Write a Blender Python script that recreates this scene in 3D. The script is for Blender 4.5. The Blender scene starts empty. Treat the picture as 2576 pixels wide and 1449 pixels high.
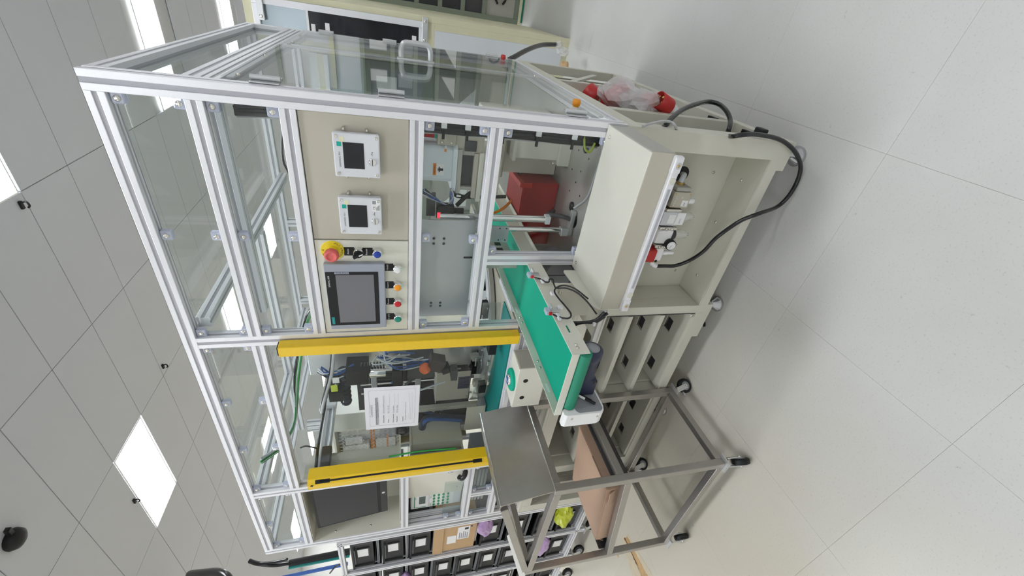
import bpy, bmesh, math, random
from mathutils import Vector, Matrix
random.seed(7)
SC = bpy.context.scene
COL = SC.collection

# ------------------------------------------------------------------ camera (measured from the photograph)
FPX = 1045.8617
CAM = Vector((0.24374, -1.2, 1.46))
R = Matrix(((0.14434974, -0.23514017, -0.96118274), (-0.81974866, -0.57247291, 0.01693837), (-0.55423397, 0.78548321, -0.27539216)))
cd = bpy.data.cameras.new('camera')
cam = bpy.data.objects.new('camera', cd)
COL.objects.link(cam)
r, d, f = R[0], R[1], R[2]
cam.matrix_world = Matrix(((r[0], -d[0], -f[0], CAM[0]), (r[1], -d[1], -f[1], CAM[1]), (r[2], -d[2], -f[2], CAM[2]), (0, 0, 0, 1)))
cd.sensor_fit = 'HORIZONTAL'
cd.sensor_width = 36
cd.lens = FPX * 36 / 2576
cd.clip_start = 0.02
cd.clip_end = 100
SC.camera = cam
# ------------------------------------------------------------------ world, exposure
w = bpy.data.worlds.new('world')
SC.world = w
w.use_nodes = True
w.node_tree.nodes['Background'].inputs[0].default_value = (.8, .85, .9, 1)
w.node_tree.nodes['Background'].inputs[1].default_value = .3
SC.view_settings.view_transform = 'Standard'
SC.view_settings.look = 'None'
SC.view_settings.gamma = 1
SC.view_settings.use_curve_mapping = False
SC.view_settings.exposure = 0.0
PANEL_STRENGTH = 19.5

# ------------------------------------------------------------------ materials
MATS = {}
def mat(name, col, rough=.5, metal=0., noise=.04, scale=60., bump=0., emit=0., spec=.5, coat=0., alpha=None):
    m = bpy.data.materials.new(name)
    m.use_nodes = True
    nt = m.node_tree
    p = nt.nodes['Principled BSDF']
    tc = nt.nodes.new('ShaderNodeTexCoord')
    n = nt.nodes.new('ShaderNodeTexNoise')
    n.inputs['Scale'].default_value = scale
    n.inputs['Detail'].default_value = 3
    nt.links.new(tc.outputs['Object'], n.inputs['Vector'])
    mx = nt.nodes.new('ShaderNodeMix')
    mx.data_type = 'RGBA'
    a = [max(0, c * (1 - noise)) for c in col]
    b = [min(1, c * (1 + noise)) for c in col]
    mx.inputs[6].default_value = (*a, 1)
    mx.inputs[7].default_value = (*b, 1)
    nt.links.new(n.outputs['Fac'], mx.inputs[0])
    nt.links.new(mx.outputs[2], p.inputs['Base Color'])
    p.inputs['Roughness'].default_value = rough
    p.inputs['Metallic'].default_value = metal
    p.inputs['Specular IOR Level'].default_value = spec
    if coat: p.inputs['Coat Weight'].default_value = coat
    if bump:
        bp = nt.nodes.new('ShaderNodeBump')
        bp.inputs['Strength'].default_value = bump
        bp.inputs['Distance'].default_value = .002
        nt.links.new(n.outputs['Fac'], bp.inputs['Height'])
        nt.links.new(bp.outputs['Normal'], p.inputs['Normal'])
    if emit:
        p.inputs['Emission Color'].default_value = (*col, 1)
        p.inputs['Emission Strength'].default_value = emit
    if alpha is not None:
        p.inputs['Alpha'].default_value = alpha
    MATS[name] = m
    return m

def glass(name, tint=(.965, .98, .975), rough=.02, f0=.022, milky=0.):
    """thin clear sheet: straight-through transparency plus a mirror reflection that grows at grazing angles"""
    m = bpy.data.materials.new(name)
    m.use_nodes = True
    nt = m.node_tree
    nt.nodes.remove(nt.nodes['Principled BSDF'])
    out = nt.nodes['Material Output']
    tr = nt.nodes.new('ShaderNodeBsdfTransparent')
    tr.inputs[0].default_value = (*tint, 1)
    gl = nt.nodes.new('ShaderNodeBsdfGlossy')
    gl.inputs['Roughness'].default_value = rough
    lw = nt.nodes.new('ShaderNodeLayerWeight')
    lw.inputs['Blend'].default_value = .5
    pw = nt.nodes.new('ShaderNodeMath')
    pw.operation = 'POWER'
    pw.inputs[1].default_value = 6.5
    nt.links.new(lw.outputs['Facing'], pw.inputs[0])
    mul = nt.nodes.new('ShaderNodeMath')
    mul.operation = 'MULTIPLY_ADD'
    mul.use_clamp = True
    mul.inputs[1].default_value = .95
    mul.inputs[2].default_value = f0
    nt.links.new(pw.outputs[0], mul.inputs[0])
    mix = nt.nodes.new('ShaderNodeMixShader')
    nt.links.new(mul.outputs[0], mix.inputs[0])
    nt.links.new(tr.outputs[0], mix.inputs[1])
    nt.links.new(gl.outputs[0], mix.inputs[2])
    last = mix
    if milky:
        df = nt.nodes.new('ShaderNodeBsdfDiffuse')
        tc = nt.nodes.new('ShaderNodeTexCoord')
        nz = nt.nodes.new('ShaderNodeTexNoise')
        nz.inputs['Scale'].default_value = 9
        nt.links.new(tc.outputs['Object'], nz.inputs['Vector'])
        mm = nt.nodes.new('ShaderNodeMath')
        mm.operation = 'MULTIPLY'
        mm.inputs[1].default_value = milky * 2
        nt.links.new(nz.outputs['Fac'], mm.inputs[0])
        df.inputs[0].default_value = (.85, .87, .88, 1)
        m2 = nt.nodes.new('ShaderNodeMixShader')
        nt.links.new(mm.outputs[0], m2.inputs[0])
        nt.links.new(mix.outputs[0], m2.inputs[1])
        nt.links.new(df.outputs[0], m2.inputs[2])
        last = m2
    nt.links.new(last.outputs[0], out.inputs[0])
    MATS[name] = m
    return m

ALU = mat('anodised_aluminium', (.80, .80, .83), .38, .35, .02, 200)
SLOT = mat('profile_slot_cover', (.44, .44, .48), .45, .1, .03, 200)
ALUR = mat('brushed_aluminium', (.66, .67, .68), .35, .75, .05, 90)
STEEL = mat('chromed_steel', (.80, .80, .80), .12, 1., .03, 60)
SCREW = mat('bright_screw_steel', (.70, .68, .63), .25, 1., .06, 90)
BEIGE = mat('cream_powder_coat', (.68, .665, .58), .45, 0, .025, 300, .08)
BEIGED = mat('greige_powder_coat', (.50, .465, .385), .5, 0, .03, 300, .08)
CREAM = mat('pale_cream_panel_paint', (.60, .585, .50), .45, 0, .02, 300, .05)
SLATE = mat('grey_beige_paint', (.42, .41, .37), .5, 0, .04, 150)
PLATE = mat('grey_sheet_metal', (.48, .49, .51), .38, .55, .06, 14)
BED = mat('worn_bed_plate', (.52, .50, .47), .35, .55, .18, 9)
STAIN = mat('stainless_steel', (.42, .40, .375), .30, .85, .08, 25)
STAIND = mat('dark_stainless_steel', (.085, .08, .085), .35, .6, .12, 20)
WHITE = mat('white_enamel', (.86, .86, .86), .35, 0, .02, 80)
DEVW = mat('pale_grey_device_plastic', (.69, .70, .735), .4, 0, .015, 150)
ROBW = mat('cool_white_cover_paint', (.70, .76, .80), .35, 0, .02, 60)
BLACK = mat('black_plastic', (.012, .012, .013), .45, 0, .2, 80, spec=.3)
BLACKG = mat('black_glossy_rubber', (.012, .012, .014), .22, 0, .2, 80)
DARK = mat('dark_grey_metal', (.06, .06, .065), .45, .3, .15, 60)
GREY = mat('mid_grey_plastic', (.28, .29, .31), .45, 0, .05, 80)
HMIG = mat('blue_grey_bezel', (.34, .36, .42), .42, 0, .03, 120)
NAVY = mat('navy_motor_paint', (.022, .028, .062), .38, 0, .12, 60)
YEL = mat('safety_yellow', (.86, .56, .008), .32, 0, .02, 60, 0, 0, .5, .3)
YEL2 = mat('legend_yellow', (.85, .66, .03), .45, 0, .02, 60)
RED = mat('signal_red', (.48, .018, .016), .4, 0, .05, 60)
REDB = mat('dark_red_paint', (.33, .007, .010), .42, 0, .1, 25, spec=.25)
ESTOP = mat('faded_red_mushroom', (.68, .12, .11), .5, 0, .05, 60)
ORANGE = mat('orange_plastic', (.85, .25, .02), .4, 0, .05, 60)
AMBER = mat('amber_lens', (.90, .33, .01), .3, 0, .04, 60)
BLUE = mat('blue_lens', (.015, .05, .36), .3, 0, .06, 60)
GREENL = mat('green_lens', (.0, .26, .18), .3, 0, .06, 60)
REDL = mat('red_lens', (.55, .01, .015), .3, 0, .06, 60)
WLENS = mat('white_lens', (.80, .80, .80), .35, 0, .02, 60)
BELT = mat('green_conveyor_belt', (.0, .36, .23), .6, 0, .05, 500, .15, spec=.2)
BELTD = mat('green_roller_rubber', (.0, .21, .12), .5, 0, .06, 300)
TEAL = mat('teal_bench_mat', (.0, .215, .20), .55, 0, .03, 100)
GREENC = mat('green_cable', (.02, .30, .05), .4, 0, .06, 60)
BLUEC = mat('blue_tube', (.03, .10, .34), .35, 0, .08, 60)
GREYC = mat('grey_cable', (.45, .45, .46), .4, 0, .05, 60)
CLEARC = mat('pale_translucent_tube', (.62, .66, .70), .25, 0, .06, 60)
SCREEN = mat('switched_off_screen', (.012, .012, .016), .10, 0, .1, 20)
HMIS = mat('dim_lcd_screen', (.17, .165, .18), .32, 0, .03, 700)
LCD = mat('green_grey_lcd', (.06, .09, .075), .3, 0, .05, 60)
PAPER = mat('white_paper', (.80, .80, .84), .55, 0, .01, 60)
LABEL = mat('white_sticker', (.82, .82, .82), .5, 0, .015, 60)
INK = mat('black_print', (.02, .02, .03), .6, 0, .1, 60)
GINK = mat('grey_print', (.30, .30, .34), .6, 0, .1, 60)
BINK = mat('navy_print', (.02, .03, .09), .5, 0, .1, 60)
WINK = mat('white_print', (.85, .85, .85), .5, 0, .02, 60)
GRINK = mat('green_print', (.02, .30, .10), .5, 0, .05, 60)
TEALP = mat('teal_sticker', (.0, .38, .30), .45, 0, .04, 60)
CYANP = mat('cyan_logo_print', (.05, .5, .55), .45, 0, .04, 60)
YPALE = mat('pale_yellow_note', (.75, .74, .48), .6, 0, .03, 60)
ORP = mat('orange_warning_print', (.80, .22, .02), .5, 0, .04, 60)
CARD = mat('kraft_cardboard', (.53, .36, .255), .75, 0, .06, 35, .1)
CARD2 = mat('tan_carton', (.52, .34, .18), .7, 0, .06, 35, .1)
PURPLE = mat('lilac_antistatic_film', (.42, .27, .50), .3, 0, .18, 30, .5)
YFILM = mat('yellow_green_film', (.50, .55, .03), .3, 0, .2, 30, .5)
YMACH = mat('pale_yellow_machine_paint', (.70, .67, .47), .5, 0, .05, 12)
GMACH = mat('dark_olive_machine_paint', (.19, .22, .17), .5, 0, .08, 12)
PWHITE = mat('white_laminate', (.72, .74, .77), .4, 0, .02, 20)
BRASS = mat('brass_fitting', (.62, .43, .16), .3, .9, .05, 60)
WALLM = mat('wall_paint', (.74, .74, .72), .7, 0, .02, 4)
TILEC = mat('ceiling_tile_face', (.555, .565, .60), .75, 0, .03, 250, .1)
GRID = mat('ceiling_t_bar', (.48, .48, .48), .6, 0, .03, 60)
BLUEPIPE = mat('blue_air_pipe', (.03, .12, .42), .35, 0, .05, 40)
MIRB = mat('pale_blue_pane_reflection', (.45, .52, .58), .08, .6, .05, 3)  # pale tint standing for reflections on the background windows
ACR = glass('clear_acrylic')
ACRD = glass('dusty_acrylic', (.90, .93, .92), .03, milky=.05)
CLIPM = mat('clear_bluish_plastic', (.62, .66, .80), .15, 0, .15, 120, .3, alpha=.62)
FILM = mat('crumpled_clear_film', (.80, .78, .80), .15, 0, .3, 25, .8, alpha=.42)
BOWL = mat('clear_bowl_plastic', (.75, .76, .70), .12, 0, .1, 60, alpha=.45)

# floor: pale speckled vinyl with scuffs and a rust-brown spill
def floor_material():
    m = bpy.data.materials.new('speckled_vinyl')
    m.use_nodes = True
    nt = m.node_tree
    p = nt.nodes['Principled BSDF']
    p.inputs['Roughness'].default_value = .32
    p.inputs['Specular IOR Level'].default_value = .35
    geo = nt.nodes.new('ShaderNodeNewGeometry')
    def noise(scale, detail=3, rough=.5):
        n = nt.nodes.new('ShaderNodeTexNoise')
        n.inputs['Scale'].default_value = scale
        n.inputs['Detail'].default_value = detail
        n.inputs['Roughness'].default_value = rough
        nt.links.new(geo.outputs['Position'], n.inputs['Vector'])
        return n
    def ramp(src, a, b, ca, cb):
        rr = nt.nodes.new('ShaderNodeValToRGB')
        rr.color_ramp.elements[0].position = a
        rr.color_ramp.elements[1].position = b
        rr.color_ramp.elements[0].color = ca
        rr.color_ramp.elements[1].color = cb
        nt.links.new(src, rr.inputs[0])
        return rr
    def mixc(fac, c1, c2, mode='MIX'):
        x = nt.nodes.new('ShaderNodeMix')
        x.data_type = 'RGBA'
        x.blend_type = mode
        if isinstance(fac, float): x.inputs[0].default_value = fac
        else: nt.links.new(fac, x.inputs[0])
        for i, c in ((6, c1), (7, c2)):
            if isinstance(c, tuple): x.inputs[i].default_value = c
            else: nt.links.new(c, x.inputs[i])
        return x.outputs[2]
    base = ramp(noise(1.3, 4).outputs['Fac'], .3, .7, (.575, .565, .54, 1), (.64, .635, .615, 1)).outputs[0]
    # yellower base colour towards the left end of the machine
    sep = nt.nodes.new('ShaderNodeSeparateXYZ')
    nt.links.new(geo.outputs['Position'], sep.inputs[0])
    ad = nt.nodes.new('ShaderNodeMath'); ad.operation = 'ADD'
    n2 = noise(2.2, 3)
    nt.links.new(sep.outputs['X'], ad.inputs[0]); nt.links.new(n2.outputs['Fac'], ad.inputs[1])
    mr = nt.nodes.new('ShaderNodeMapRange')
    mr.inputs['From Min'].default_value = 0.0
    mr.inputs['From Max'].default_value = -1.1
    nt.links.new(ad.outputs[0], mr.inputs['Value'])
    base = mixc(mr.outputs[0], base, (.60, .555, .46, 1))
    sp = ramp(noise(170, 2).outputs['Fac'], .60, .72, (1, 1, 1, 1), (.82, .82, .82, 1)).outputs[0]
    base = mixc(.75, base, sp, 'MULTIPLY')
    sc = ramp(noise(22, 5, .7).outputs['Fac'], .665, .735, (1, 1, 1, 1), (.5, .5, .49, 1)).outputs[0]
    base = mixc(.65, base, sc, 'MULTIPLY')
    nt.links.new(base, p.inputs['Base Color'])
    MATS['speckled_vinyl'] = m
    return m
FLOORM = floor_material()
RUST = mat('dried_rust_spill', (.52, .33, .14), .5, 0, .45, 14)
RUSTP = mat('pale_rust_spill', (.62, .53, .38), .5, 0, .2, 14)
RUSTD = mat('dark_rust_edge', (.16, .06, .015), .5, 0, .3, 30)

PANELM = bpy.data.materials.new('led_panel_diffuser')
PANELM.use_nodes = True
_nt = PANELM.node_tree
_nt.nodes.remove(_nt.nodes['Principled BSDF'])
_e = _nt.nodes.new('ShaderNodeEmission')
_e.inputs[0].default_value = (.93, .965, 1, 1)
_e.inputs[1].default_value = PANEL_STRENGTH
_nt.links.new(_e.outputs[0], _nt.nodes['Material Output'].inputs[0])
LEDO = mat('orange_indicator', (1, .35, .02), .4, 0, .02, 60, emit=2.)
LEDR = mat('red_sensor_glow', (1, .05, .08), .4, 0, .02, 60, emit=1.2)

# ------------------------------------------------------------------ mesh builder
class B:
    def __init__(s):
        s.v = []; s.f = []; s.m = []; s.s = []; s.mats = []
    def mi(s, m):
        if m not in s.mats: s.mats.append(m)
        return s.mats.index(m)
    def add(s, vs, fs, m, smooth=False):
        o = len(s.v); k = s.mi(m)
        s.v += [tuple(x) for x in vs]
        for q in fs:
            s.f.append([o + i for i in q]); s.m.append(k); s.s.append(smooth)
        return s
    def box(s, x0, x1, y0, y1, z0, z1, m):
        x0, x1 = sorted((x0, x1)); y0, y1 = sorted((y0, y1)); z0, z1 = sorted((z0, z1))
        vs = [(x0, y0, z0), (x1, y0, z0), (x1, y1, z0), (x0, y1, z0), (x0, y0, z1), (x1, y0, z1), (x1, y1, z1), (x0, y1, z1)]
        return s.add(vs, [(3, 2, 1, 0), (4, 5, 6, 7), (0, 1, 5, 4), (1, 2, 6, 5), (2, 3, 7, 6), (3, 0, 4, 7)], m)
    def obox(s, c, size, rot, m):
        """box of given size centred on c, turned by a 3x3 rotation"""
        hx, hy, hz = [a / 2 for a in size]
        vs = []
        for z in (-hz, hz):
            for x, y in ((-hx, -hy), (hx, -hy), (hx, hy), (-hx, hy)):
                vs.append(Vector(c) + rot @ Vector((x, y, z)))
        return s.add(vs, [(3, 2, 1, 0), (4, 5, 6, 7), (0, 1, 5, 4), (1, 2, 6, 5), (2, 3, 7, 6), (3, 0, 4, 7)], m)
    def bar(s, p0, p1, w, h, m, up=(0, 0, 1)):
        p0 = Vector(p0); p1 = Vector(p1)
        a = (p1 - p0).normalized(); u = Vector(up)
        b = a.cross(u)
        if b.length < 1e-4: b = a.cross(Vector((1, 0, 0)))
        b.normalize(); c = b.cross(a)
        vs = []
        for p in (p0, p1):
            for x, y in ((-1, -1), (1, -1), (1, 1), (-1, 1)):
                vs.append(p + b * (x * w / 2) + c * (y * h / 2))
        return s.add(vs, [(0, 1, 2, 3), (7, 6, 5, 4), (0, 4, 5, 1), (1, 5, 6, 2), (2, 6, 7, 3), (3, 7, 4, 0)], m)
    def cyl(s, p0, p1, r0, m, r1=None, n=16, caps=True):
        p0 = Vector(p0); p1 = Vector(p1); r1 = r0 if r1 is None else r1
        a = (p1 - p0).normalized()
        b = a.orthogonal().normalized(); c = a.cross(b)
        vs = []
        for p, rr in ((p0, r0), (p1, r1)):
            for i in range(n):
                t = 2 * math.pi * i / n
                vs.append(p + b * (rr * math.cos(t)) + c * (rr * math.sin(t)))
        s.add(vs, [(i, (i + 1) % n, n + (i + 1) % n, n + i) for i in range(n)], m, True)
        if caps:
            s.add(vs[:n], [tuple(range(n - 1, -1, -1))], m)
            s.add(vs[n:], [tuple(range(n))], m)
        return s
    def lathe(s, base, axis, prof, m, n=20):
        """profile of (radius, height) pairs turned about an axis"""
        a = Vector(axis).normalized(); b = a.orthogonal().normalized(); c = a.cross(b); o = Vector(base)
        vs = []
        for rr, h in prof:
            for i in range(n):
                t = 2 * math.pi * i / n
                vs.append(o + a * h + b * (rr * math.cos(t)) + c * (rr * math.sin(t)))
        k = len(prof)
        fs = [(j * n + i, j * n + (i + 1) % n, (j + 1) * n + (i + 1) % n, (j + 1) * n + i) for j in range(k - 1) for i in range(n)]
        s.add(vs, fs, m, True)
        s.add(vs[:n], [tuple(range(n - 1, -1, -1))], m)
        s.add(vs[-n:], [tuple(range(n))], m)
        return s
    def tube(s, pts, rad, m, n=8, sub=5):
        pts = [Vector(p) for p in pts]
        path = []
        if sub > 1 and len(pts) > 2:
            q = [2 * pts[0] - pts[1]] + pts + [2 * pts[-1] - pts[-2]]
            for i in range(1, len(q) - 2):
                for k in range(sub):
                    t = k / sub
                    path.append(.5 * ((2 * q[i]) + (-q[i - 1] + q[i + 1]) * t + (2 * q[i - 1] - 5 * q[i] + 4 * q[i + 1] - q[i + 2]) * t * t + (-q[i - 1] + 3 * q[i] - 3 * q[i + 1] + q[i + 2]) * t ** 3))
            path.append(pts[-1])
        else: path = pts
        vs = []; b = None
        for i, p in enumerate(path):
            a = (path[min(i + 1, len(path) - 1)] - path[max(i - 1, 0)]).normalized()
            b = a.orthogonal().normalized() if b is None else (b - a * b.dot(a)).normalized()
            c = a.cross(b)
            for k in range(n):
                t = 2 * math.pi * k / n
                vs.append(p + b * (rad * math.cos(t)) + c * (rad * math.sin(t)))
        L = len(path)
        s.add(vs, [(j * n + i, j * n + (i + 1) % n, (j + 1) * n + (i + 1) % n, (j + 1) * n + i) for j in range(L - 1) for i in range(n)], m, True)
        s.add(vs[:n], [tuple(range(n - 1, -1, -1))], m); s.add(vs[-n:], [tuple(range(n))], m)
        return s
    def prism(s, poly, org, u, v, depth, m, smooth=False):
        """2-D polygon in the u/v plane at org, pushed along u x v by depth"""
        o = Vector(org); u = Vector(u); v = Vector(v); nrm = u.cross(v).normalized() * depth
        a = [o + u * x + v * y for x, y in poly]; bb = [p + nrm for p in a]; n = len(a)
        s.add(a + bb, [(i, (i + 1) % n, n + (i + 1) % n, n + i) for i in range(n)], m, smooth)
        s.add(a, [tuple(range(n - 1, -1, -1))], m); s.add(bb, [tuple(range(n))], m)
        return s
    def prof(s, p0, p1, w, h, up=(0, 0, 1), slot=.26, m=None, ms=None):
        """slotted aluminium profile: recessed strip along the middle of every side"""
        m = m or ALU; ms = ms or SLOT
        p0 = Vector(p0); p1 = Vector(p1); a = (p1 - p0).normalized()
        c = Vector(up); b = a.cross(c)
        if b.length < 1e-4: c = Vector((0, 1, 0)); b = a.cross(c)
        b.normalize(); c = b.cross(a)
        dp = .0025; X = w / 2; Y = h / 2; sx = X * slot; sy = Y * slot
        P = [(-X, -Y), (-sx, -Y), (-sx, -Y + dp), (sx, -Y + dp), (sx, -Y), (X, -Y), (X, -sy), (X - dp, -sy), (X - dp, sy), (X, sy),
             (X, Y), (sx, Y), (sx, Y - dp), (-sx, Y - dp), (-sx, Y), (-X, Y), (-X, sy), (-X + dp, sy), (-X + dp, -sy), (-X, -sy)]
        n = len(P)
        vs = [p0 + b * x + c * y for x, y in P] + [p1 + b * x + c * y for x, y in P]
        dark = {2, 7, 12, 17}
        s.add(vs, [(i, (i + 1) % n, n + (i + 1) % n, n + i) for i in range(n) if i not in dark], m)
        s.add(vs, [(i, (i + 1) % n, n + (i + 1) % n, n + i) for i in dark], ms)
        s.add(vs[:n], [tuple(range(n - 1, -1, -1))], m); s.add(vs[n:], [tuple(range(n))], m)
        return s
    def text(s, body, org, size, m, right=(1, 0, 0), up=(0, 0, 1), align='LEFT', width=None):
        """flat lettering lying in the right/up plane at org"""
        cu = bpy.data.curves.new('lettering', 'FONT')
        cu.body = body; cu.size = size; cu.align_x = align; cu.align_y = 'CENTER'; cu.resolution_u = 2
        ob = bpy.data.objects.new('lettering', cu); COL.objects.link(ob)
        dg = bpy.context.evaluated_depsgraph_get()
        me = bpy.data.meshes.new_from_object(ob.evaluated_get(dg))
        bpy.data.objects.remove(ob); bpy.data.curves.remove(cu)
        if len(me.vertices):
            xs = [v.co.x for v in me.vertices]
            k = 1.
            if width: k = width / max(1e-6, max(xs) - min(xs))
            o = Vector(org); rt = Vector(right); u = Vector(up)
            s.add([o + rt * (v.co.x * k) + u * v.co.y for v in me.vertices], [tuple(p.vertices) for p in me.polygons], m)
        bpy.data.meshes.remove(me)
        return s
    def build(s, name, parent=None, bev=0.):
        inv = Matrix.Identity(4)
        if parent is not None: inv = WM[parent.name].inverted()
        me = bpy.data.meshes.new(name)
        me.from_pydata([inv @ Vector(v) for v in s.v], [], s.f)
        for m in s.mats: me.materials.append(m)
        me.polygons.foreach_set('material_index', s.m)
        me.polygons.foreach_set('use_smooth', s.s)
        me.update()
        o = bpy.data.objects.new(name, me); COL.objects.link(o)
        if parent is not None:
            o.parent = parent
            WM[o.name] = WM[parent.name].copy()
        else: WM[o.name] = Matrix.Identity(4)
        if bev:
            b = o.modifiers.new('bevel', 'BEVEL'); b.width = bev; b.segments = 2; b.limit_method = 'ANGLE'; b.harden_normals = False
        return o
WM = {}
def tag(o, label, cat, group=None, kind=None):
    o['label'] = label; o['category'] = cat
    if group: o['group'] = group
    if kind: o['kind'] = kind
    return o
def thing(name, label, cat, loc=(0, 0, 0), group=None, rz=0.):
    o = bpy.data.objects.new(name, None); COL.objects.link(o)
    o.empty_display_size = .05
    o.location = loc; o.rotation_euler = (0, 0, rz)
    WM[o.name] = Matrix.Translation(loc) @ Matrix.Rotation(rz, 4, 'Z')
    return tag(o, label, cat, group)
def box(name, parent, x0, x1, y0, y1, z0, z1, m, bev=0.):
    return B().box(x0, x1, y0, y1, z0, z1, m).build(name, parent, bev)
def copy_tree(o, loc=None, parent=None, label=None):
    c = o.copy(); COL.objects.link(c)
    if parent is not None: c.parent = parent
    if loc is not None: c.location = loc
    if label: c['label'] = label
    for ch in o.children: copy_tree(ch, parent=c)
    return c
def struct(o):
    o['kind'] = 'structure'; return o

def at(px, py, X=None, Y=None, Z=None):
    """point of the photograph's line of sight on a plane of the room"""
    v = R.transposed() @ Vector(((px - 1288) / FPX, (py - 724.5) / FPX, 1))
    if X is not None: k = (X - CAM[0]) / v[0]
    elif Y is not None: k = (Y - CAM[1]) / v[1]
    else: k = (Z - CAM[2]) / v[2]
    return CAM + v * k

# ================================================================== SETTING
fl = struct(box('floor', None, -14, 6, -5, 14, -.12, -.0022, GRID))
WM_floor = WM[fl.name]
tile = None
x0 = .04; y0 = -.235
n = 0
for i in range(-8, 4):
    for j in range(-3, 10):
        xa = x0 + .6 * i; ya = y0 + .6 * j
        if tile is None:
            tile = B().box(.0003, .5997, .0003, .5997, -.0022, 0, FLOORM).build('floor_tile', fl); o = tile
        else:
            o = tile.copy(); COL.objects.link(o)
        o.location = (xa, ya, 0); n += 1
# floor beyond the tiles that can be told apart
bb = B()
xa, xb, ya, yb = x0 - 4.8, x0 + 2.4, y0 - 1.8, y0 + 6.0
bb.box(-14, xa, -5, 14, -.0022, 0, FLOORM).box(xb, 6, -5, 14, -.0022, 0, FLOORM).box(xa, xb, -5, ya, -.0022, 0, FLOORM).box(xa, xb, yb, 14, -.0022, 0, FLOORM)
bb.build('floor_covering', fl)

ZC = 4.16
ce = struct(box('ceiling', None, -14, 6, -5, 14, ZC + .02, ZC + .1, GRID))
PX, PY = 1.30, .585
XO, YO = -1.44, 1.98
lights = []
for (xc, rows) in ((-13.14, 0), (-9.24, 0), (-5.34, 0), (-1.44, 0), (2.46, 0)):
    for yr in (-4.285, -1.165, 1.98):
        lights.append((xc, yr))
for (xc, rows) in ((-13.14, 0), (-9.24, 0), (-5.34, 0), (-1.44, 0), (2.46, 0)):
    for yr in (5.12, 8.1, 11.2):
        lights.append((xc, yr))
def covered(x, y):
    for lx, ly in lights:
        if x < lx + PX - .02 and x + PX > lx + .02 and y < ly + .56 - .02 and y + PY > ly + .02: return True
    return False
tile = None
for i in range(-6, 2):
    for j in range(-3, 12):
        x = XO + PX * i; y = YO + PY * j
        if covered(x, y): continue
        if tile is None:
            tile = B().box(.003, PX - .003, .003, PY - .003, 0, .02, TILEC).build('ceiling_tile', ce, .002); o = tile
        else:
            o = tile.copy(); COL.objects.link(o)
        o.location = (x, y, ZC - .004)
bb = B()
xa, xb, ya, yb = XO - 6 * PX, XO + 2 * PX, YO - 3 * PY, YO + 12 * PY
for a in ((-14, xa, -5, 14), (xb, 6, -5, 14), (xa, xb, -5, ya), (xa, xb, yb, 14)):
    bb.box(a[0], a[1], a[2], a[3], ZC - .002, ZC + .02, TILEC)
bb.build('ceiling_panelling', ce)
LP = None
for k, (lx, ly) in enumerate(lights):
    if LP is None:
        LP = thing('ceiling_light', '', 'light', (lx, ly, ZC), 'square-edged recessed LED ceiling panels')
        B().box(lx + .012, lx + PX - .012, ly + .012, ly + .545, ZC - .006, ZC - .002, PANELM).build('diffuser', LP)
        bb = B()
        bb.box(lx, lx + PX, ly, ly + .012, ZC - .010, ZC, WHITE).box(lx, lx + PX, ly + .545, ly + .557, ZC - .010, ZC, WHITE)
        bb.box(lx, lx + .012, ly + .012, ly + .545, ZC - .010, ZC, WHITE).box(lx + PX - .012, lx + PX, ly + .012, ly + .545, ZC - .010, ZC, WHITE)
        bb.build('frame', LP); o = LP
    else:
        o = copy_tree(LP, (lx, ly, ZC))
    o['label'] = 'bright white rectangular LED panel recessed in the grey tiled ceiling'
    key = (round(lx, 2), round(ly, 2))
    named = {(-5.34, 1.98): 'glowing white ceiling panel left of the machine, the one seen whole among bare grey tiles',
             (-1.44, 1.98): 'glowing white ceiling panel cut by the picture edge above the machine front',
             (-1.44, 5.12): 'long glowing ceiling panel just above the right-hand top edge of the machine frame',
             (-1.44, 8.1): 'far narrow glowing ceiling panel beside the top of the yellow machine'}
    if key in named:
        o['label'] = named[key]; del o['group']
struct(box('wall_left', None, -14.1, -14, -5, 14, 0, ZC, WALLM))
struct(box('wall_right', None, 6, 6.1, -5, 14, 0, ZC, WALLM))
struct(box('wall_back', None, -14, 6, 14, 14.1, 0, ZC, WALLM))
struct(box('wall_front', None, -14, 6, -5.1, -5, 0, ZC, WALLM))

# ceiling fittings
o = thing('smoke_detector', 'round black detector with a small arm on the bare ceiling tile', 'detector', (-3.45, .98, ZC - .004))
B().lathe((-3.45, .98, ZC - .004), (0, 0, -1), [(.075, 0), (.08, .015), (.07, .05), (.04, .07), (.01, .075)], BLACK).build('dome', o)
B().bar((-3.40, .98, ZC - .03), (-3.30, .97, ZC - .05), .03, .03, BLACK).build('arm', o)
hk = None
for (x, y, lb) in ((-4.66, 1.93, 'small black clip beside the fully visible ceiling panel'), (-3.93, 3.2, 'small black clip on the ceiling joint near the machine top rail'), (-1.52, 2.5, 'small black clip at the corner of the cut-off ceiling panel')):
    if hk is None:
        hk = thing('ceiling_hook', lb, 'clip', (x, y, ZC - .004)); o = hk
        B().box(x - .03, x + .03, y - .012, y + .012, ZC - .02, ZC - .004, BLACK).build('clip_plate', hk)
        B().tube([(x + .02, y, ZC - .02), (x + .03, y, ZC - .05), (x, y, ZC - .06), (x - .02, y, ZC - .045)], .007, BLACK, 6, 3).build('hook', hk)
    else:
        copy_tree(hk, (x, y, ZC - .004), label=lb)

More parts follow.
